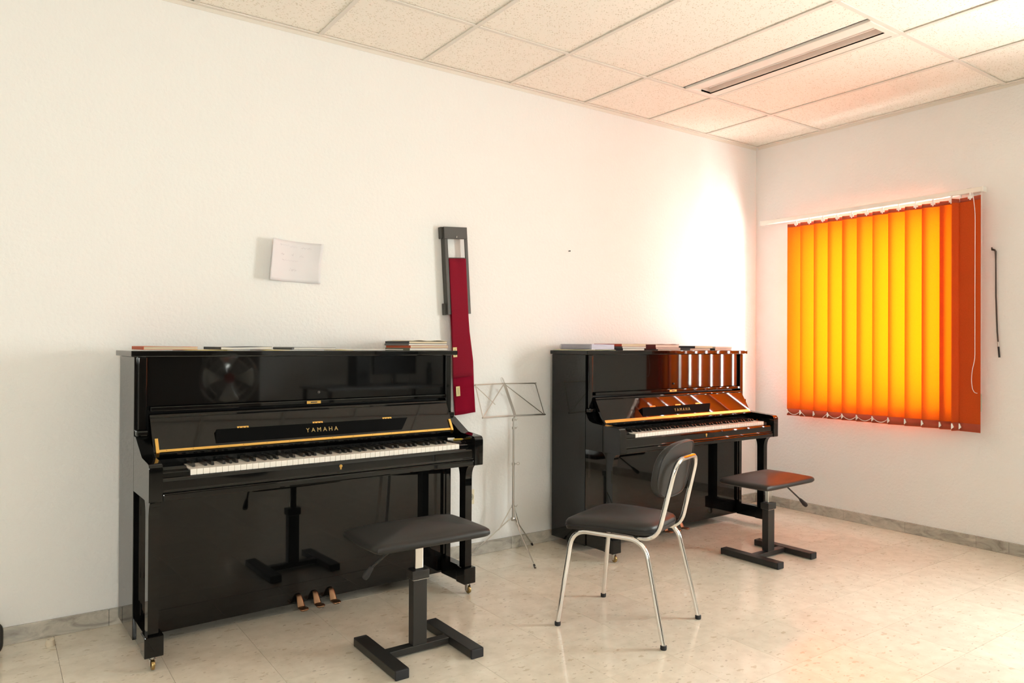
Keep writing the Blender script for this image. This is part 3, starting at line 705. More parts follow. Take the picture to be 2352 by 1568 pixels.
# ------------------------------------------------------------------ chrome chair
def chair():
    ang = math.radians(20.9)
    R = empty('visitor_chair', (-2.6412, -1.2735, 0), ang); tag(R, 'black vinyl chair on a bent chrome tube frame, between the two pianos', 'chair')
    tr = 0.0105
    for s_ in (-1, 1):
        path = fillet([(s_*0.224, 0.243, 0.012), (s_*0.188, 0.190, 0.424), (s_*0.182, -0.150, 0.424), (s_*0.205, -0.245, 0.012)], [0.075, 0.075], 8)
        fr = MB().tube(path, tr, 12).build('leg_frame', M['chrome'], R, True)
        for q in ((s_*0.224, 0.243), (s_*0.205, -0.245)):
            MB().lathe([(0.0125, 0), (0.0135, 0.004), (0.0135, 0.016), (0.012, 0.018)], (q[0], q[1], 0), 12).build('rubber_foot', M['rubber'], fr, True)
    for y in (0.12, -0.10): MB().tube([(-0.186, y, 0.424), (0.186, y, 0.424)], 0.009, 10).build('cross_tube', M['chrome'], R, True)
    # back frame: two uprights joined by the top bend
    path = fillet([(-0.135, 0.02, 0.424), (-0.135, -0.185, 0.418), (-0.125, -0.268, 0.762), (0.125, -0.268, 0.762), (0.135, -0.185, 0.418), (0.135, 0.02, 0.424)], [0.075, 0.075, 0.075, 0.075], 8)
    bf = MB().tube(path, tr, 12).build('back_frame', M['chrome'], R, True)
    # seat
    def outline(a):
        e = 6.5; c, s_ = math.cos(a), math.sin(a)
        x = math.copysign(abs(c)**(2/e), c); y = math.copysign(abs(s_)**(2/e), s_)
        wd = 0.186+0.024*y
        return x*wd, 0.035+y*0.208
    m_ = MB(); N = 48; rows = []
    prof = [(0.985, 0.436), (1.0, 0.444), (0.995, 0.4515), (1.004, 0.456), (1.002, 0.468), (0.97, 0.477), (0.86, 0.486), (0.6, 0.494), (0.25, 0.498)]
    for sc, z_ in prof:
        rows.append([m_.bm.verts.new((outline(2*PI*k/N)[0]*sc, 0.035+(outline(2*PI*k/N)[1]-0.035)*sc, z_-0.010*abs(outline(2*PI*k/N)[1]*sc/0.2)**2*(1 if outline(2*PI*k/N)[1] > 0 else 0))) for k in range(N)])
    for A, B in zip(rows, rows[1:]):
        for k in range(N): m_.bm.faces.new((A[k], A[(k+1) % N], B[(k+1) % N], B[k]))
    m_.bm.faces.new(rows[0][::-1]); m_.bm.faces.new(rows[-1])
    st = m_.build('seat', M['vinyl'], R, True)
    pts = [(outline(2*PI*k/N)[0]*1.006, 0.035+(outline(2*PI*k/N)[1]-0.035)*1.006, 0.4535-0.010*abs(outline(2*PI*k/N)[1]/0.2)**2*(1 if outline(2*PI*k/N)[1] > 0 else 0)) for k in range(N)]
    MB().tube(pts, 0.003, 6, closed=True).build('piping', M['rubber'], st, True)
    # backrest pad in front of the loop, curved
    zc, hh, hw = 0.711, 0.122, 0.193
    lean = lambda z_: -0.216-0.20*(z_-0.71)
    def bo(a):
        e = 2.8; c, s_ = math.cos(a), math.sin(a)
        return math.copysign(abs(c)**(2/e), c)*hw, math.copysign(abs(s_)**(2/e), s_)*hh
    m_ = MB(); rows = []
    prof = [(0.25, -0.016), (0.6, -0.016), (0.90, -0.015), (0.965, -0.0155), (1.0, -0.006), (1.0, 0.004), (0.96, 0.012), (0.85, 0.018), (0.5, 0.023), (0.2, 0.024)]
    def bp(a, sc, t): 
        x, z_ = bo(a); x *= sc; z_ = zc+z_*sc
        return (x, lean(z_)+t+0.75*x*x-0.006, z_)
    for sc, t in prof: rows.append([m_.bm.verts.new(bp(2*PI*k/N, sc, t)) for k in range(N)])
    for A, B in zip(rows, rows[1:]):
        for k in range(N): m_.bm.faces.new((A[k], A[(k+1) % N], B[(k+1) % N], B[k]))
    m_.bm.faces.new(rows[0][::-1]); m_.bm.faces.new(rows[-1])
    bk = m_.build('backrest', M['vinyl'], R, True)
    MB().tube([bp(2*PI*k/N, 0.955, -0.0165) for k in range(N)], 0.0035, 6, closed=True).build('piping', M['vinyl'], bk, True)
chair()

# ------------------------------------------------------------------ wire music stand
def music_stand():
    cx, cy = -2.48, -0.14
    R = empty('music_stand', (cx, cy, 0)); tag(R, 'folding nickel wire music stand against the wall between the pianos', 'music stand')
    NK = M['nickel']
    MB().tube([(0, 0, 0.215), (0, 0, 0.30)], 0.0075, 12).build('lower_pole', NK, R, True)
    MB().tube([(0, 0, 0.3001), (0, 0, 0.540)], 0.0066, 12).build('lower_pole', NK, R, True)
    MB().tube([(0, 0, 0.541), (0, 0, 0.752)], 0.0052, 12).build('middle_pole', NK, R, True)
    MB().tube([(0, 0, 0.753), (0, 0, 0.812)], 0.0042, 12).build('upper_pole', NK, R, True)
    def screw(z_, s_=1.0, loop=False):
        k = MB().lathe([(0.0095, z_-0.007), (0.0095, z_+0.007)], (0, 0, 0), 12)
        k.tube([(0.008, 0, z_), (0.022*s_, -0.002, z_)], 0.0022, 6)
        if loop: k.tube([(0.022+0.009*(1-math.cos(a))*1.2, -0.002, z_+0.008*math.sin(a)) for a in [2*PI*i/12 for i in range(12)]], 0.0013, 6, closed=True)
        else: k.tube([(0.020*s_, -0.002, z_-0.006), (0.027*s_, -0.002, z_), (0.034*s_, -0.002, z_+0.006)], 0.0020, 6)
        k.build('wing_screw', NK, R, True)
    screw(0.540, 1, True); screw(0.752, 0.8); screw(0.290, 0.9); screw(0.800, 0.9)
    MB().lathe([(0.011, 0.206), (0.013, 0.212), (0.013, 0.222), (0.009, 0.228)], (0, 0, 0), 14).build('hub', NK, R, True)
    up = 0.288
    for fx, fy in ((-2.520, -0.412), (-2.250, -0.026), (-2.715, -0.024)):
        d = Vector((fx-cx, fy-cy, 0)); F_ = Vector((d.x, d.y, 0.006)); a = Vector((d.x, d.y, 0)).normalized()*0.011 + Vector((0, 0, 0.216))
        bend = a + Vector((d.x*0.07, d.y*0.07, -0.008))
        lg = MB().tube([a, bend, F_], 0.0036, 8).build('leg', NK, R, True)
        MB().tube([F_.lerp(a, 0.06), F_-Vector((0, 0, 0.005))], 0.0060, 8).build('rubber_tip', M['rubber'], lg, True)
        m_ = a.lerp(F_, 0.30)
        MB().flatbar(Vector((0, 0, up))+a.normalized()*0.0+Vector((d.x, d.y, 0)).normalized()*0.010, m_, 0.006, 0.0022, (d.y, -d.x, 0)).build('strut', NK, R)
    # desk
    wx = lambda x, y, z_: Vector((x-cx, y-cy, z_))
    Lb, Rb, Cb = wx(-2.717, -0.173, 0.828), wx(-2.222, -0.104, 0.815), wx(-2.467, -0.138, 0.824)
    Lt, Rt, Ct = wx(-2.717, -0.092, 1.009), wx(-2.238, -0.032, 1.004), wx(-2.493, -0.061, 1.010)
    nrm = (Rb-Lb).cross(Lt-Lb).normalized()
    nrm = nrm if nrm.y < 0 else -nrm
    MB().flatbar(Lb, Cb, 0.007, 0.012, nrm).flatbar(Cb, Rb+(Rb-Cb)*0.03, 0.007, 0.012, nrm).build('desk_lip', NK, R)
    for a, b in ((Lt, Ct), (Ct, Rt)): MB().flatbar(a+nrm*0.002, b+nrm*0.002, 0.0065, 0.0018, nrm).build('desk_arm', NK, R)
    for a, b in ((Lt, Lb), (Rt, Rb)): MB().flatbar(a, b, 0.0055, 0.0018, nrm).build('desk_arm', NK, R)
    for a, b in ((Ct, Lb), (Ct, Rb)): MB().flatbar(a-nrm*0.002, b-nrm*0.002, 0.0060, 0.0018, nrm).build('desk_arm', NK, R)
    MB().flatbar(Lt-nrm*0.004, Lt.lerp(Lb, 0.62)+(Rb-Lb)*0.235, 0.0050, 0.0016, nrm).build('desk_arm', NK, R)
    MB().flatbar(Ct, Cb, 0.021, 0.0022, nrm).build('centre_plate', NK, R)
    m_ = MB()
    for p_ in (Lt, Rt, Lb, Rb, Ct): m_.tube([p_-nrm*0.005, p_+nrm*0.005], 0.0045, 8)
    m_.build('rivet', NK, R, True)
    upd = (Ct-Cb).normalized(); rt_ = (Rb-Lb).normalized()
    loop = [Ct+rt_*(-0.004+0.011*math.cos(a))+upd*(0.020+0.020*math.sin(a)) for a in [2*PI*i/14 for i in range(14)]]
    MB().tube(loop, 0.0013, 6, closed=True).tube([Ct+rt_*0.001, Ct+rt_*-0.002+upd*0.034], 0.0013, 6).build('page_clip', NK, R, True)
    MB().tube([Cb, Cb+Vector((-0.013*0.5, 0, -0.012)), Vector((0, 0, 0.812))], 0.0035, 8).build('desk_joint', NK, R, True)
music_stand()

# ------------------------------------------------------------------ wall things
def sheet():
    R = empty('paper_sheet', (-3.745, -0.001, 1.655)); 
    Wd, Hh = 0.268, 0.206
    def fn(a, b):
        x = (a-0.5)*Wd; z_ = (b-0.5)*Hh
        lift = 0.002 + 0.050*max(0, (0.45-a)/0.45)**1.6 + 0.022*max(0, (a-0.70)/0.30)**1.5*(0.4+0.9*abs(b-0.5)*2)
        return Vector((x*(0.985) + (b-0.5)*0.016, -lift, z_ - 0.008*(a-0.5)))
    o = MB().grid(fn, 20, 12).build('sheet', M['paper'], R, True); solidify(o, 0.0004)
    rnd = random.Random(5); m_ = MB()
    def scrib(a0, a1, b, amp):
        n = int((a1-a0)*130); pts = []
        ph = rnd.random()*6
        for i in range(n+1):
            a = a0+(a1-a0)*i/n; bb = b+amp*(math.sin(i*1.9+ph)+0.6*math.sin(i*0.83+ph*2))*0.5
            pts.append(fn(a, bb)+Vector((0, -0.0006, 0)))
        m_.tube(pts, 0.00055, 3)
    scrib(0.16, 0.36, 0.885, 0.03); scrib(0.38, 0.52, 0.865, 0.03); scrib(0.60, 0.80, 0.860, 0.035)
    scrib(0.20, 0.27, 0.66, 0.04); scrib(0.42, 0.47, 0.67, 0.05); scrib(0.58, 0.66, 0.65, 0.05)
    scrib(0.24, 0.56, 0.52, 0.03); scrib(0.40, 0.46, 0.30, 0.07); scrib(0.46, 0.54, 0.30, 0.05)
    m_.build('handwriting', M['pencil_ink'], R)
    tag(R, 'white paper sheet with faint handwriting, curling off the wall above nearer piano', 'paper')
sheet()

def cloth_hanger():
    ang = math.radians(3.6)
    R = empty('hanging_felt', (-2.828, 0, 1.916)); R.rotation_euler = (0, -ang, 0)
    tag(R, 'long maroon felt cloth hanging from a charcoal frame on the wall beside nearer piano', 'wall hanging')
    C = M['charcoal']
    xl, xr = -0.078, 0.076; dp0, dp1 = -0.048, -0.004
    m_ = MB()
    m_.box(xl, xr, dp0, dp0+0.008, -0.068, 0.0, 0.0015)                     # top plate
    m_.box(xl, xl+0.021, dp0, dp0+0.008, -0.50, -0.0685, 0.0015)
    m_.box(xr-0.020, xr, dp0, dp0+0.008, -0.50, -0.0685, 0.0015)
    m_.build('front_plate', C, R)
    m_ = MB().box(xl, xl+0.006, dp0+0.0082, dp1, -0.50, 0, 0.001).box(xr-0.006, xr, dp0+0.0082, dp1-0.02, -0.50, 0, 0.001).box(xl+0.0065, xr-0.0065, dp0+0.0082, dp1-0.01, -0.006, 0, 0.001)
    m_.build('side_flange', C, R)
    for zz in (-0.03, -0.465): MB().box(xl-0.014, xl-0.0005, -0.034, -0.004, zz-0.036, zz+0.030, 0.002).build('side_lug', C, R)
    MB().tube([(xl+0.021, -0.036, -0.178), (xr-0.020, -0.036, -0.178)], 0.004, 8).build('cloth_rod', C, R, True)
    k = MB().tube([(0.006, 0.0, -0.060), (0.006, -0.052, -0.060), (0.006, -0.052, -0.052)], 0.0016, 8).build('nail', M['whitemetal'], None, True, loc=(-2.828, 0, 1.916))
    tag(k, 'pale nail holding up the charcoal frame, in its opening', 'nail')
    # the felt: front layer short, back layer long and offset
    F_ = R; off = (0, -0.03, -0.181)
    def front(a, b):
        w0 = 0.113 if b < 0.5 else 0.113+0.022*(b-0.5)*2
        x = (a-0.5)*w0 + 0.002 - 0.004*math.sin(b*3)
        y = -0.016 - 0.004*math.sin(a*9)*math.exp(-b*9) - 0.006*math.sin(b*PI)
        return Vector((x, y, -0.001-0.680*b))
    o = MB().grid(front, 14, 30).build('front_layer', M['maroon2'], F_, True, loc=off); fl_ = o; solidify(o, 0.0016)
    def back(a, b):
        x = -0.055 + (0.108 + 0.032*min(1, max(0, (b-0.28)*2.6)))*a
        if b > 0.35: x += 0.006*(b-0.35)
        y = 0.006 - 0.010*math.sin(min(1, b*1.2)*PI) + (0.004*math.sin(a*7+b*2))*b
        return Vector((x, y, -0.001-0.900*b+0.004*a*b))
    o = MB().grid(back, 14, 36).build('back_layer', M['maroon'], F_, True, loc=off); bl_ = o; solidify(o, 0.0016)
    MB().box(-0.056, 0.058, -0.017, 0.006, -0.002, 0.0012, 0.0008, 1).build('fold', M['maroon2'], F_, True, loc=off)
    for (x, zz, yy, F_) in ((-0.030, -0.762, -0.0050, bl_), (-0.050, -0.535, -0.026, fl_)):
        tg = MB().box(x-0.013, x+0.013, yy-0.001, yy, zz-0.028, zz+0.028, 0.0003).build('tag', M['tag'], F_)
        # printed lettering joined into the tag so that it stays at the third level
        t_ = text('YAMAHA', 0.0095, M['ink'], None, depth=0.0002, spacing=1.05); me = t_.data
        me.transform(Matrix(((0, -1, 0, x), (0, 0, -1, yy-0.0013), (1, 0, 0, zz), (0, 0, 0, 1))))
        tm = tg.data; tm.materials.append(M['ink']); b_ = bmesh.new(); b_.from_mesh(tm); n0 = len(b_.faces); b_.from_mesh(me)
        b_.faces.ensure_lookup_table()
        for k_ in range(n0, len(b_.faces)): b_.faces[k_].material_index = 1
        b_.to_mesh(tm); b_.free(); bpy.data.objects.remove(t_)
cloth_hanger()

def hooked_rod():
    pts = [(-0.014, -1.706, 1.851), (-0.016, -1.708, 1.836), (-0.018, -1.722, 1.834), (-0.018, -1.729, 1.824), (-0.018, -1.7295, 1.764), (-0.014, -1.729, 1.552), (-0.016, -1.737, 1.340), (-0.017, -1.742, 1.275)]
    o = MB().tube([(x, y, z_) for x, y, z_ in pts], [0.004, 0.005, 0.006, 0.0055, 0.004, 0.0045, 0.0045, 0.0045], 8).build('hooked_rod', flat('dark_stick', (0.05, 0.032, 0.022), 0.35), None, True)
    tag(o, 'slim dark rod with hooked head hanging on the wall right of the blind', 'rod')
    MB().tube([(-0.017, -1.742, 1.2745), (-0.0175, -1.7445, 1.246)], 0.0050, 8).build('metal_band', M['nickel'], o, True)
    MB().tube([(-0.0175, -1.7445, 1.2455), (-0.018, -1.750, 1.180)], 0.0058, 8).build('grip', M['rubber'], o, True)
    MB().tube([(-0.001, -1.711, 1.842), (-0.020, -1.711, 1.842)], 0.002, 6).build('hook_pin', M['blackm'], o)
hooked_rod()

def socket():
    R = empty('wall_socket', (-2.695, 0, 0.347)); tag(R, 'cream wall socket low on the wall behind the nearer piano leg', 'socket')
    MB().box(-0.028, 0.028, -0.009, 0, -0.043, 0.043, 0.003, 2).build('cover_plate', M['cream'], R)
    MB().lathe([(0.021, -0.0092), (0.022, -0.0105), (0.019, -0.0105), (0.0185, -0.0095)], (0, 0, 0), 20, axis=1).build('socket_insert', flat('grey_cream_insert', (0.45, 0.42, 0.33)), R, True)
    MB().lathe([(0.0022, -0.0106), (0.0022, -0.0112)], (-0.009, 0, 0), 8, axis=1).lathe([(0.0022, -0.0106), (0.0022, -0.0112)], (0.009, 0, 0), 8, axis=1).build('socket_hole', M['blackm'], R)
socket()
o = MB().tube([(-1.949, 0.0, 1.852), (-1.949, -0.014, 1.851)], 0.0025, 8).lathe([(0.0045, -0.0142), (0.0045, -0.0165)], (-1.949, 0, 1.851), 10, axis=1).build('nail', M['blackm'], None, True)
tag(o, 'small dark nail alone in the white wall above the farther piano', 'nail')
# little pale cap on the floor and dark stand foot at the left edge
o = MB().lathe([(0.017, 0), (0.018, 0.003), (0.016, 0.022), (0.015, 0.026), (0.010, 0.027), (0.009, 0.023)], (-4.788, -0.117, 0), 18).build('bottle_cap', flat('dirty_white_plastic', (0.62, 0.55, 0.44)), None, True)
tag(o, 'small dirty white cap lying on the floor by the baseboard', 'cap')
R_ = empty('stand_foot', (-4.985, -0.13, 0), 0.5); tag(R_, 'black rounded foot at left edge of the photo, on the floor by the baseboard', 'stand')
loop = fillet([(-0.10, 0, 0.018), (0.030, 0, 0.018), (0.030, 0, 0.125), (-0.10, 0, 0.125)], [0.03, 0.03], 6)
MB().tube(loop, 0.0125, 10).build('tube_loop', M['blackm'], R_, True)
MB().box(-0.10, 0.016, -0.003, 0.003, 0.032, 0.111).build('web_plate', flat('dull_green_glass', (0.10, 0.14, 0.11), 0.2), R_)

# ------------------------------------------------------------------ books and papers on the pianos
LZ = 1.2102
def to_world(P, x, y):
    (px, py), rz = P; c, s_ = math.cos(rz), math.sin(rz); return (px+c*x-s_*y, py+s_*x+c*y)
def book(P, x0, x1, z0, th, cover, pg, label, y0=-0.30, y1=-0.03, rz=0.0, name='book', spine=True, wave=0.0, cat='book', group=None):
    """spine along the left side; pages show on the front"""
    cx, cy = to_world(P, (x0+x1)/2, (y0+y1)/2); w_, d_ = (x1-x0)/2, (y1-y0)/2; ct = min(0.0012, th*0.12)
    m_ = MB()
    nx = 12
    def zz(x): return wave*math.sin((x/w_+1)*0.5*PI*1.5+0.4) if wave else 0.0
    def slab(za, zb, xa, xb, ya, yb, mb_):
        n = nx if wave else 1
        for i in range(n):
            pass
        top = [[mb_.bm.verts.new((xa+(xb-xa)*i/n, y, zb+zz(xa+(xb-xa)*i/n)*(zb/th))) for i in range(n+1)] for y in (ya, yb)]
        bot = [[mb_.bm.verts.new((xa+(xb-xa)*i/n, y, za+zz(xa+(xb-xa)*i/n)*(za/th))) for i in range(n+1)] for y in (ya, yb)]
        for i in range(n):
            mb_.bm.faces.new((top[0][i], top[0][i+1], top[1][i+1], top[1][i])); mb_.bm.faces.new((bot[1][i], bot[1][i+1], bot[0][i+1], bot[0][i]))
            mb_.bm.faces.new((bot[0][i], bot[0][i+1], top[0][i+1], top[0][i])); mb_.bm.faces.new((top[1][i], top[1][i+1], bot[1][i+1], bot[1][i]))
        for k in (0, n):
            mb_.bm.faces.new((bot[0][k], top[0][k], top[1][k], bot[1][k]))
    slab(0, ct, -w_, w_, -d_, d_, m_); slab(th-ct, th, -w_, w_, -d_, d_, m_)
    if spine: m_.box(-w_-0.0004, -w_+0.002, -d_, d_, 0.0002, th-0.0002+(zz(-w_) if wave else 0))
    o = m_.build(name, cover, None, loc=(cx, cy, z0), rot=(0, 0, P[1]+rz)); tag(o, label, cat, group)
    m_ = MB(); slab(ct+0.0001, th-ct-0.0001, -w_+0.0025, w_-0.002, -d_+0.0015, d_-0.0015, m_); m_.build('pages', pg, o)
    return o
def leaf(P, x0, x1, z0, col, label, y0=-0.31, y1=-0.06, rz=0.0, wave=0.002, name='sheet_music', th=0.0015):
    cx, cy = to_world(P, (x0+x1)/2, (y0+y1)/2); w_, d_ = (x1-x0)/2, (y1-y0)/2
    def fn(a, b): return Vector(((a-0.5)*2*w_, (b-0.5)*2*d_, th/2+wave*(0.5-0.5*math.cos(a*PI*4))*(0.3+0.7*abs(b-0.5)*2)))
    o = MB().grid(fn, 16, 6).build(name, col, None, True, loc=(cx, cy, z0), rot=(0, 0, P[1]+rz)); solidify(o, th); tag(o, label, 'paper'); return o
A1, A2 = (P1L, P1R), (P2L, P2R)
g1, g2 = 'books on the nearer piano', 'books on the farther piano'
red = flat('red_cover', (0.42, 0.045, 0.015)); orange = flat('orange_cover', (0.55, 0.09, 0.02)); blk = flat('black_cover', (0.025, 0.026, 0.03)); dgreen = flat('green_grey_cover', (0.14, 0.14, 0.09))
grey = flat('grey_cover', (0.12, 0.12, 0.12)); yel = flat('yellow_paper', (0.70, 0.56, 0.14), 0.8); cream = flat('cream_paper', (0.70, 0.62, 0.46), 0.8); maroonc = flat('dark_red_cover', (0.14, 0.015, 0.015))
lil = flat('lilac_cover', (0.45, 0.44, 0.62)); white_ = flat('white_sheet', (0.76, 0.73, 0.68), 0.8); ygr = flat('pale_green_paper', (0.52, 0.52, 0.32), 0.8)
o = leaf(A1, 0.19, 0.385, LZ+0.0008, yel, 'yellow paper edge lying under the black-spined book on nearer piano', y0=-0.315, y1=-0.10, wave=0.0005)
book(A1, 0.035, 0.245, LZ, 0.0135, orange, M['pg_cream'], 'orange-covered book with cream pages at left end of nearer piano lid', y0=-0.30, y1=-0.06, wave=0.001, group=g1).location.z = LZ+0.0036
book(A1, 0.338, 0.560, LZ+0.0042, 0.0125, blk, M['pg_white'], 'thin black-spined book with white pages, second from left on nearer piano', wave=-0.0015, group=g1)
leaf(A1, 0.52, 0.635, LZ+0.0008, yel, 'yellow paper under the grey rolled-spine magazine on nearer piano', y0=-0.318, y1=-0.12, wave=0.0004)
o = book(A1, 0.655, 0.865, LZ+0.0042, 0.011, grey, M['pg_white'], 'grey magazine with a thick rounded spine near the middle of nearer piano', y0=-0.30, y1=-0.05, wave=0.001, spine=False, group=g1, name='magazine')
MB().tube([(-0.103, -0.125, 0.0062), (-0.103, 0.125, 0.0062)], 0.0060, 12).build('spine', grey, o, True)
leaf(A1, 0.87, 0.955, LZ+0.0008, yel, 'yellow slip between magazine and white sheets on nearer piano', y0=-0.30, y1=-0.15, wave=0.0004)
leaf(A1, 0.90, 1.225, LZ+0.0034, white_, 'loose white music sheets left of the book stack on nearer piano', y0=-0.30, y1=-0.09, wave=0.001, th=0.0022)
bx = (1.262, 1.490)
zz0 = LZ
for nm, th, cv, pg, dx, wv, lb in (('book', 0.0105, dgreen, M['pg_white'], 0.0, 0, 'green-grey book at the bottom of the stack on the nearer piano'),
    ('book', 0.0095, orange, M['pg_cream'], 0.004, 0, 'orange-red book second from the bottom of the stack on the nearer piano'),
    ('book', 0.0075, grey, M['pg_white'], -0.005, 0.0, 'grey book third from the bottom of the stack on the nearer piano'),
    ('book', 0.0095, blk, M['pg_cream'], -0.002, 0.0, 'black-spined book near the top of the stack on the nearer piano')):
    th *= 1.28
    book(A1, bx[0]+dx, bx[1]+dx, zz0, th, cv, pg, lb, y0=-0.302, y1=-0.04, rz=random.uniform(-0.01, 0.01), wave=wv, group=g1); zz0 += th+0.0002
leaf(A1, bx[0]+0.004, bx[1]-0.002, zz0+0.0002, cream, 'cream booklet with lifted edges on top of the stack on nearer piano', y0=-0.30, y1=-0.05, wave=0.0035, th=0.0018, name='booklet')
x_, y_ = to_world(A1, 0.437, -0.02)
tag(MB().lathe([(0.008, 0), (0.010, 0.003), (0.010, 0.012), (0.007, 0.015)], (x_, y_, LZ), 14).build('rubber_plug', flat('beige_rubber', (0.55, 0.46, 0.34)), None, True), 'small beige plug standing behind the books on the nearer piano', 'plug')
# farther piano
leaf(A2, -0.010, 0.245, LZ+0.0008, ygr, 'pale green papers under the spiral notebook on farther piano', y0=-0.315, y1=-0.02, wave=0.0022, th=0.003)
o = book(A2, 0.056, 0.248, LZ+0.0068, 0.0310, lil, M['pg_lilac'], 'thick lilac spiral notebook at left end of farther piano lid', y0=-0.302, y1=-0.018, wave=0.0008, spine=False, group=g2, name='spiral_notebook')
m_ = MB(); 
for k in range(44):
    y = -0.138+0.276*k/43
    m_.tube([(-0.096+0.0120*math.cos(a), y, 0.0160+0.0156*math.sin(a)) for a in [2*PI*i/10 for i in range(10)]], 0.0011, 4, closed=True)
m_.build('spiral_binding', flat('grey_lilac_wire', (0.30, 0.31, 0.36), 0.4), o, True)
zz0 = LZ
for th, cv, pg, a, b, lb in ((0.0095, blk, M['pg_white'], 0.320, 0.515, 'black-covered book with white pages right of the spiral notebook, bottom of its pile'),
     (0.0075, grey, M['pg_white'], 0.316, 0.53, 'grey book lying between black book and red book on farther piano'),
     (0.0105, red, M['pg_cream'], 0.310, 0.530, 'bright red-spined book with cream pages right of the spiral notebook')):
    th *= 1.5
    book(A2, a, b, zz0, th, cv, pg, lb, y0=-0.30, y1=-0.05, group=g2); zz0 += th+0.0002
zz0 = LZ
for th, cv, pg, a, b, wv, lb in ((0.0055, grey, M['pg_pink'], 0.640, 0.86, 0.0, 'thin grey-covered booklet at the bottom of the middle pile on farther piano'),
     (0.0065, maroonc, M['pg_pink'], 0.622, 0.86, 0.0, 'dark red booklet in the middle pile on farther piano, lower one'),
     (0.0130, maroonc, M['pg_pink'], 0.616, 0.845, 0.0, 'thicker dark red book on top of the middle pile on farther piano')):
    th *= 1.5
    book(A2, a, b, zz0, th, cv, pg, lb, y0=-0.30, y1=-0.05, wave=wv, group=g2, rz=random.uniform(-0.02, 0.02)); zz0 += th+0.0002
leaf(A2, 0.615, 0.85, zz0+0.0004, flat('pink_paper', (0.66, 0.50, 0.42), 0.8), 'pinkish loose sheets slipping off the middle pile on farther piano', y0=-0.30, y1=-0.06, wave=0.003, th=0.0022)
zz0 = LZ
for th, cv, pg, a, b, lb in ((0.0095, grey, M['pg_pink'], 0.955, 1.168, 'grey-spined book at the bottom of the pile right of centre on farther piano'),
     (0.0110, blk, M['pg_cream'], 1.005, 1.195, 'black-spined book on top of the pile right of centre on farther piano')):
    th *= 1.5
    book(A2, a, b, zz0, th, cv, pg, lb, y0=-0.30, y1=-0.06, group=g2); zz0 += th+0.0002
zz0 = LZ
for th, cv, pg, a, b, lb in ((0.0100, blk, M['pg_pink'], 1.218, 1.405, 'black-spined booklet with pink pages, rightmost pile on farther piano, lower one'),
     (0.0085, M['pg_pink'], M['pg_pink'], 1.222, 1.412, 'pale pink booklet on top of the rightmost pile on farther piano')):
    th *= 1.5
    book(A2, a, b, zz0, th, cv, pg, lb, y0=-0.30, y1=-0.06, group=g2); zz0 += th+0.0002
# eraser and pencil stub on the nearer piano's right key block
kz = 0.752+0.012+0.0003
x_, y_ = to_world(A1, 1.405, -0.470)
o = MB().box(-0.018, 0.018, -0.007, 0.007, 0, 0.011, 0.002, 2).build('eraser', M['whitepl'], None, loc=(x_, y_, kz), rot=(0, 0, -0.35)); tag(o, 'small white eraser right of the keys on the nearer piano', 'eraser')
x_, y_ = to_world(A1, 1.434, -0.495)
o = MB().tube([(-0.026, 0, 0.0042), (0.018, 0, 0.0042)], 0.004, 6).build('pencil', flat('yellow_pencil', (0.60, 0.42, 0.04), 0.4), None, loc=(x_, y_, kz), rot=(0, 0, -0.25)); tag(o, 'short yellow pencil beside the eraser on the nearer piano', 'pencil')
MB().tube([(0.018, 0, 0.0042), (0.028, 0, 0.0042)], [0.0038, 0.0006], 6).build('pencil_tip', flat('pencil_wood', (0.6, 0.42, 0.25)), o)

# ------------------------------------------------------------------ things behind the camera that the lacquer reflects
def fan():
    R = empty('pedestal_fan', (-2.72, -4.75, 0), 0.25); tag(R, 'pedestal fan standing behind the camera, mirrored in the nearer piano', 'fan')
    MB().lathe([(0.21, 0), (0.21, 0.012), (0.06, 0.030), (0.025, 0.045)], (0, 0, 0), 24).build('base', M['blackm'], R, True)
    MB().tube([(0, 0, 0.045), (0, 0, 0.815)], 0.014, 10).build('pole', M['chrome'], R, True)
    MB().tube([(0, -0.10, 0.90), (0, 0.04, 0.90)], [0.06, 0.07], 16).build('motor', M['blackm'], R, True)
    MB().box(-0.02, 0.02, -0.03, 0.03, 0.8, 0.865, 0.004).build('tilt_joint', M['blackm'], R)
    m_ = MB()
    for rr, yy in ((0.28, 0.10), (0.27, 0.155), (0.27, 0.05), (0.20, 0.175), (0.13, 0.185), (0.20, 0.03)):
        m_.tube([(rr*math.cos(a), yy, 0.90+rr*math.sin(a)) for a in [2*PI*i/32 for i in range(32)]], 0.003, 5, closed=True)
    for k in range(36):
        a = 2*PI*k/36; c, s_ = math.cos(a), math.sin(a)
        m_.tube([(0.05*c, 0.19, 0.90+0.05*s_), (0.20*c, 0.175, 0.90+0.20*s_), (0.28*c, 0.10, 0.90+0.28*s_), (0.20*c, 0.03, 0.90+0.20*s_), (0.07*c, 0.02, 0.90+0.07*s_)], 0.0014, 4)
    m_.build('guard', M['chrome'], R)
    MB().lathe([(0.05, 0.186), (0.05, 0.196), (0.02, 0.20)], (0, 0, 0.90), 18, axis=1).build('badge', flat('dull_red', (0.3, 0.05, 0.04)), R, True)
    for k in range(4):
        a0 = k*PI/2
        def fn(a, b, a0=a0):
            rr = 0.03+0.215*b; th_ = a0+(a-0.5)*0.9*(0.5+0.5*b); return Vector((rr*math.cos(th_), 0.10+0.03*(a-0.5)*2, 0.90+rr*math.sin(th_)))
        o = MB().grid(fn, 6, 6).build('blade', M['chrome'], R, True); solidify(o, 0.002)
fan()
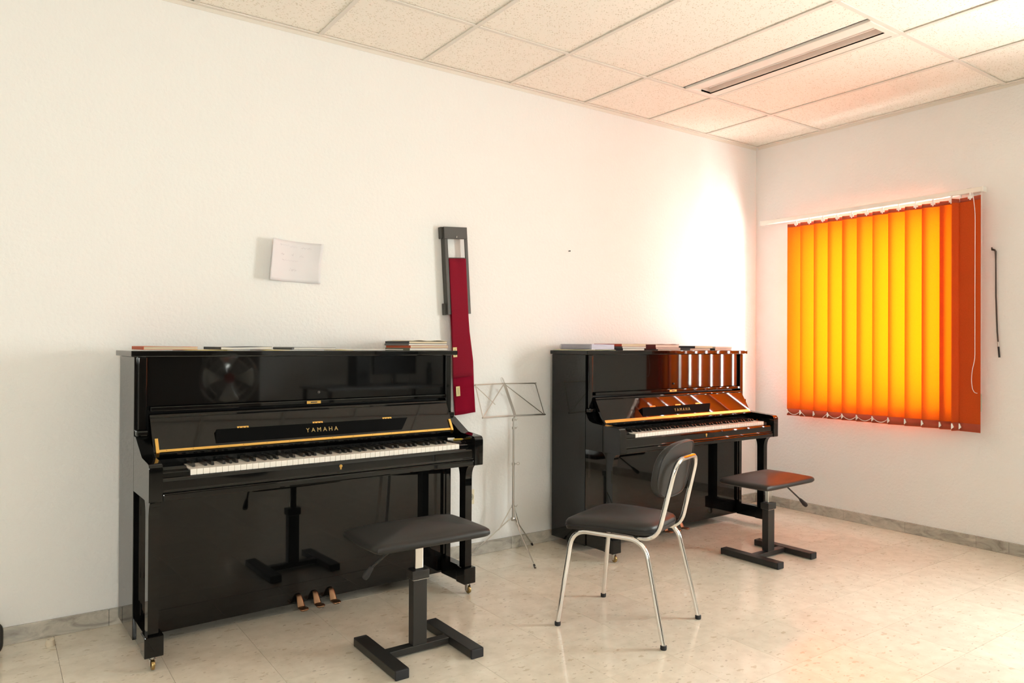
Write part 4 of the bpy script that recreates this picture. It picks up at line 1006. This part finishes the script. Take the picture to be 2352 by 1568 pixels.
def desk_set():
    R = empty('desk', (-0.87, -5.05, 0)); tag(R, 'grey desk behind the camera, mirrored in the nearer piano', 'desk')
    MB().box(-0.80, 0.80, -0.38, 0.38, 0.72, 0.75, 0.003).build('desk_top', flat('grey_laminate', (0.25, 0.25, 0.26), 0.4), R)
    for sx_ in (-1, 1):
        for sy_ in (-1, 1): MB().box(sx_*0.75-0.02, sx_*0.75+0.02, sy_*0.33-0.02, sy_*0.33+0.02, 0, 0.7195, 0.002).build('leg', M['blackm'], R)
    Q = empty('monitor', (-0.62, -5.02, 0.7502), 0.05); tag(Q, 'black monitor on the desk, mirrored in the nearer piano', 'monitor')
    MB().box(-0.29, 0.29, -0.02, 0.02, 0.13, 0.47, 0.006, 2).build('screen', M['blackm'], Q)
    MB().box(-0.03, 0.03, -0.045, -0.021, 0.01, 0.25, 0.003).build('stand', M['blackm'], Q)
    MB().box(-0.12, 0.12, -0.09, 0.09, 0, 0.0098, 0.003).build('base', M['blackm'], Q)
    o = MB().box(-0.09, 0.09, -0.11, 0.11, 0, 0.36, 0.006, 2).build('loudspeaker', M['blackm'], None, loc=(-1.10, -5.03, 0.7502)); tag(o, 'black loudspeaker on the desk beside the monitor, mirrored', 'loudspeaker')
    MB().lathe([(0.06, 0.1102), (0.05, 0.116), (0.02, 0.118)], (0, 0, 0.13), 20, axis=1).build('speaker_cone', M['rubber'], o, True)
    o = MB().lathe([(0.035, 0), (0.037, 0.01), (0.037, 0.19), (0.02, 0.22), (0.02, 0.24), (0.024, 0.242), (0.024, 0.27)], (0, 0, 0), 20).build('water_bottle', flat('dark_steel', (0.05, 0.05, 0.055), 0.2), None, True, loc=(-0.16, -4.95, 0.7502)); tag(o, 'dark metal water bottle on the desk, mirrored in the nearer piano', 'bottle')
    R2 = empty('cupboard', (-3.35, -5.46, 0)); tag(R2, 'tall dark wooden cupboard behind the camera, mirrored in the nearer piano', 'cupboard')
    wd = flat('dark_wood', (0.07, 0.05, 0.035), 0.45)
    MB().box(-1.15, 1.15, -0.22, 0.17, 0.06, 2.05, 0.004).build('carcass', wd, R2); MB().box(-1.12, 1.12, -0.20, 0.15, 0, 0.0595).build('plinth', M['blackm'], R2)
    for k in range(4):
        d_ = MB().box(-1.145+0.5735*k+0.002, -1.145+0.5735*(k+1)-0.002, 0.1705, 0.190, 0.065, 2.045, 0.002).build('door', wd, R2)
        MB().box(-1.145+0.5735*(k+(1 if k % 2 == 0 else 0))-0.04*(1 if k % 2 == 0 else -1)-0.005, -1.145+0.5735*(k+(1 if k % 2 == 0 else 0))-0.04*(1 if k % 2 == 0 else -1)+0.005, 0.1905, 0.21, 1.0, 1.14, 0.002).build('handle', M['chrome'], d_)
desk_set()
